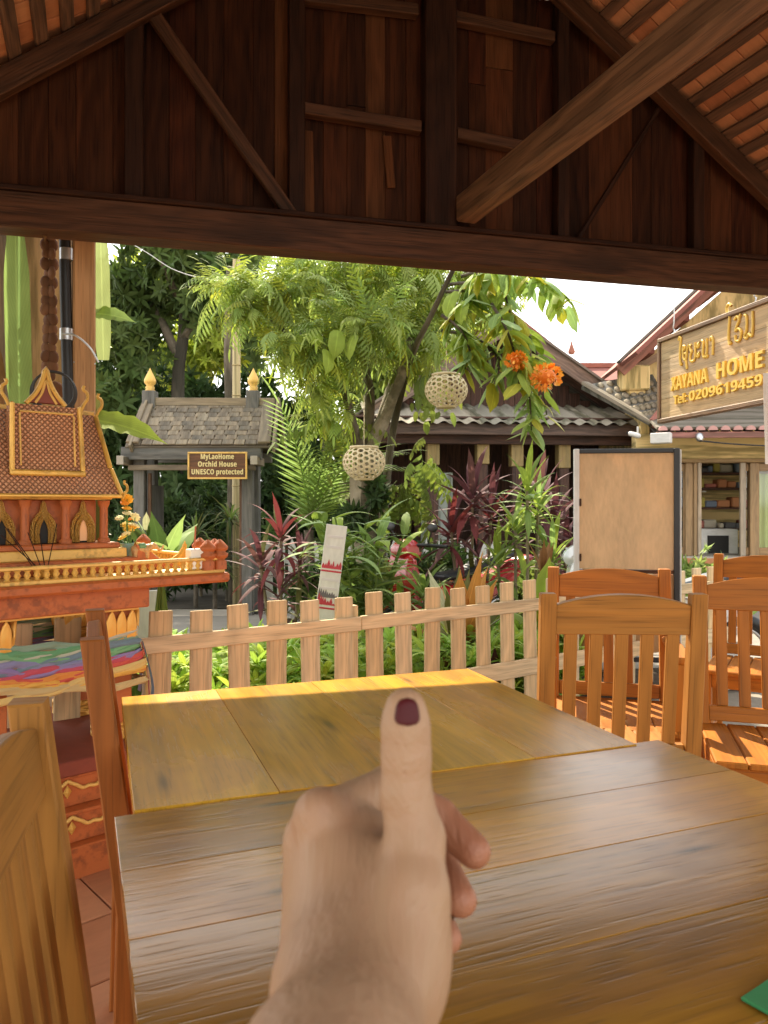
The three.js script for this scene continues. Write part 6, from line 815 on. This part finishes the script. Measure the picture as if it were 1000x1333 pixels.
// ---------------------------------------------------------------- the hand: a left fist with the thumb up, seen from behind
{
  const base = at(442, 1333, 0.29), A = (px, py, Z, r) => [at(px, py, Z).sub(base), r];
  const fore = chain([A(360, 1720, 0.17, 0.034), A(428, 1420, 0.25, 0.0300), A(462, 1300, 0.308, 0.0265)], 0.012);
  const metas = [[A(478, 1265, 0.325, 0.019), A(420, 1066, 0.385, 0.0135)], [A(462, 1270, 0.325, 0.020), A(406, 1098, 0.398, 0.0138)], [A(446, 1276, 0.325, 0.019), A(404, 1150, 0.398, 0.0132)], [A(430, 1284, 0.322, 0.018), A(409, 1205, 0.388, 0.0125)]].map((m) => chain(m, 0.01));
  const palm = chain([A(490, 1230, 0.345, 0.026), A(478, 1120, 0.385, 0.024)], 0.01), web = chain([A(518, 1235, 0.333, 0.019), A(512, 1150, 0.362, 0.0145)], 0.01);
  const thumb = chain([A(513, 1272, 0.318, 0.0175), A(537, 1165, 0.333, 0.0152), A(540, 1090, 0.348, 0.0128), A(529, 1035, 0.352, 0.0108), A(529, 985, 0.354, 0.0106), A(528, 945, 0.355, 0.0103), A(528, 921, 0.355, 0.0092)], 0.006);
  const fingers = [
    [A(420, 1066, 0.385, 0.0125), A(505, 1024, 0.436, 0.0112), A(570, 1064, 0.432, 0.0104), A(617, 1108, 0.412, 0.0092)],
    [A(406, 1098, 0.398, 0.0125), A(490, 1075, 0.45, 0.0102), A(574, 1126, 0.438, 0.0098), A(600, 1172, 0.412, 0.0088)],
    [A(404, 1150, 0.398, 0.012), A(475, 1135, 0.448, 0.0098), A(562, 1182, 0.43, 0.0087), A(583, 1222, 0.408, 0.0077)],
    [A(409, 1205, 0.388, 0.011), A(465, 1195, 0.43, 0.0085), A(530, 1222, 0.415, 0.0075), A(546, 1246, 0.4, 0.0066)]].map((q) => chain(q, 0.004));
  const fill = chain([A(446, 1390, 0.268, 0.0255), A(466, 1300, 0.312, 0.0245), A(474, 1225, 0.347, 0.0195)], 0.01);
  const knuckles = [A(418, 1062, 0.378, 0.0125), A(403, 1096, 0.39, 0.0122)].map(([p, r]) => capsule(p, p.clone().add(V3(0, 0.001, 0)), r, r));
  const ip = A(529, 990, 0.354, 0)[0];
  const f = (p) => {
    let h = metas[0](p); for (let i = 1; i < 4; i++) h = smin(h, metas[i](p), 0.016); h = smin(h, palm(p), 0.018); h = smin(h, smin(fore(p), fill(p), 0.012), 0.022); for (const k of knuckles) h = smin(h, k(p), 0.006);
    let t = smin(thumb(p), web(p), 0.016); h = smin(h, t, 0.014); 
    let g = 1; for (const q of fingers) g = Math.min(g, q(p)); h = smin(h, g, 0.006);
    const dy = p.y - ip.y; return h + (Math.abs(dy) < 0.007 ? 0.00028 * Math.max(0, Math.sin(dy * 1500 + 1.2 * Math.sin(p.x * 300))) * (1 - Math.abs(dy) / 0.007) : 0);
  };
  const lo = V3(-0.085, -0.11, -0.185), hi = V3(0.085, 0.225, 0.14), geo = surfaceNets(f, lo, hi, 0.0026);
  { // the knuckles and the bent fingers are redder than the back of the hand
    const P = geo.attributes.position, col = new Float32Array(P.count * 3), v = V3(); for (let i = 0; i < P.count; i++) { v.fromBufferAttribute(P, i); let g = 1; for (const q of fingers) g = Math.min(g, q(v)); const k = clamp(1 - g / 0.006) * sstep(0.0, 0.05, v.x - 0.012) + 0.5 * clamp(1 - Math.abs(v.distanceTo(A(529, 985, 0.354, 0)[0]) - 0.004) / 0.012) * 0.4 + 0.35 * clamp(1 - v.distanceTo(A(415, 1064, 0.38, 0)[0]) / 0.025); col.set([1 - 0.1 * k, 1 - 0.4 * k, 1 - 0.45 * k], i * 3); }
    geo.setAttribute('color', new THREE.BufferAttribute(col, 3));
  }
  const sk = tex(512, 512, (u, v) => { const a = fbm(u, v, 6, 6, 4, 61), b = fbm(u, v, 40, 40, 2, 63); return [0.92 + 0.1 * (a - 0.5), 0.90 + 0.16 * (a - 0.5) + 0.05 * (b - 0.5), 0.88 + 0.2 * (a - 0.5) + 0.05 * (b - 0.5)]; });
  const skBump = tex(512, 512, (u, v) => clamp(0.5 + 0.5 * (fbm(u, v, 90, 90, 2, 71) - 0.5) + 0.5 * (fbm(u, v, 40, 20, 3, 73) - 0.5)), false);
  const skin = std({ vertexColors: true, c: [0.41, 0.24, 0.135], map: sk, bumpMap: skBump, bumpScale: 0.0011, roughness: 0.55, sheen: 0.05, sheenRoughness: 0.5, sheenColor: lin(0.6, 0.3, 0.2) });
  const hand = part('hand', geo, skin, scene, base); tag(hand, 'left hand held out over the near table, thumb up with a dark red nail', 'hand');
  // nail: a curved plate on the thumb tip
  const N = 14, pos = [], idx = [], n0 = A(529, 936, 0.355, 0)[0], n1 = A(529, 903, 0.355, 0)[0];
  for (let j = 0; j <= N; j++) for (let i = 0; i <= N; i++) { const u = i / N * 2 - 1, v = j / N, hw = 0.92 * Math.pow(1 - Math.pow(Math.abs(v * 2 - 1), 4), 0.5), ang = u * hw * 0.64 + 0.03, c = n0.clone().lerp(n1, v), d = V3(Math.sin(ang), 0.0, Math.cos(ang)); let rad = 0.002; for (let s = 0; s < 40 && f(c.clone().addScaledVector(d, rad)) < -0.00002; s++) rad += Math.max(0.00005, -f(c.clone().addScaledVector(d, rad)) * 0.7); rad += 0.0002 + 0.0011 * Math.sqrt(Math.max(0, (1 - Math.pow(Math.abs(u), 6)) * (1 - Math.pow(Math.abs(v * 2 - 1), 8)))); pos.push(c.x + Math.sin(ang) * rad, c.y, c.z + Math.cos(ang) * rad); }
  for (let j = 0; j < N; j++) for (let i = 0; i < N; i++) { const a = j * (N + 1) + i; idx.push(a, a + 1, a + N + 2, a, a + N + 2, a + N + 1); }
  const ng = new THREE.BufferGeometry(); ng.setAttribute('position', new THREE.Float32BufferAttribute(pos, 3)); ng.setIndex(idx); ng.computeVertexNormals(); part('fingernail', ng, std({ c: [0.07, 0.007, 0.008], roughness: 0.45, specularIntensity: 0.4, side: THREE.DoubleSide }), hand).userData.label = 'dark red painted thumbnail';
}
{ // small elephant figure on the ledge beside the flowers
  const c = shW(0.325, 0.998, 0.2), q = (x, y, z) => V3(x, y, z), body = chain([[q(-0.02, 0.034, 0), 0.018], [q(0.018, 0.036, 0), 0.017]], 0.01), head = chain([[q(0.04, 0.046, 0), 0.013], [q(0.045, 0.044, 0), 0.012]], 0.006), trunk = chain([[q(0.052, 0.042, 0), 0.007], [q(0.066, 0.03, 0), 0.005], [q(0.074, 0.032, 0), 0.004], [q(0.08, 0.046, 0), 0.0035]], 0.004), legs = [[-0.024, 0.011], [-0.024, -0.011], [0.018, 0.011], [0.018, -0.011]].map(([x, z]) => capsule(q(x, 0.03, z), q(x, 0.006, z), 0.009, 0.0075)), ears = [1, -1].map((s) => capsule(q(0.034, 0.048, s * 0.013), q(0.03, 0.036, s * 0.016), 0.006, 0.005));
  const f = (p) => { let d = smin(body(p), head(p), 0.01); d = smin(d, trunk(p), 0.005); for (const l of legs) d = smin(d, l(p), 0.006); for (const e of ears) d = smin(d, e(p), 0.003); return d; };
  const e = part('elephant_figurine', surfaceNets(f, V3(-0.05, -0.006, -0.04), V3(0.095, 0.075, 0.04), 0.003), std({ c: [0.62, 0.36, 0.14], roughness: 0.5, map: mott }), scene, c, [0, SA - 0.2, 0]); tag(e, 'little ochre elephant figurine at the foot of the flower cup', 'figurine'); part('saddle_cloth', cbox(0.03, 0.022, 0.04, 0.006, 0), std({ c: [0.12, 0.26, 0.12], roughness: 0.6 }), e, [0, 0.046, 0]);
}
renderer.render(scene, camera);
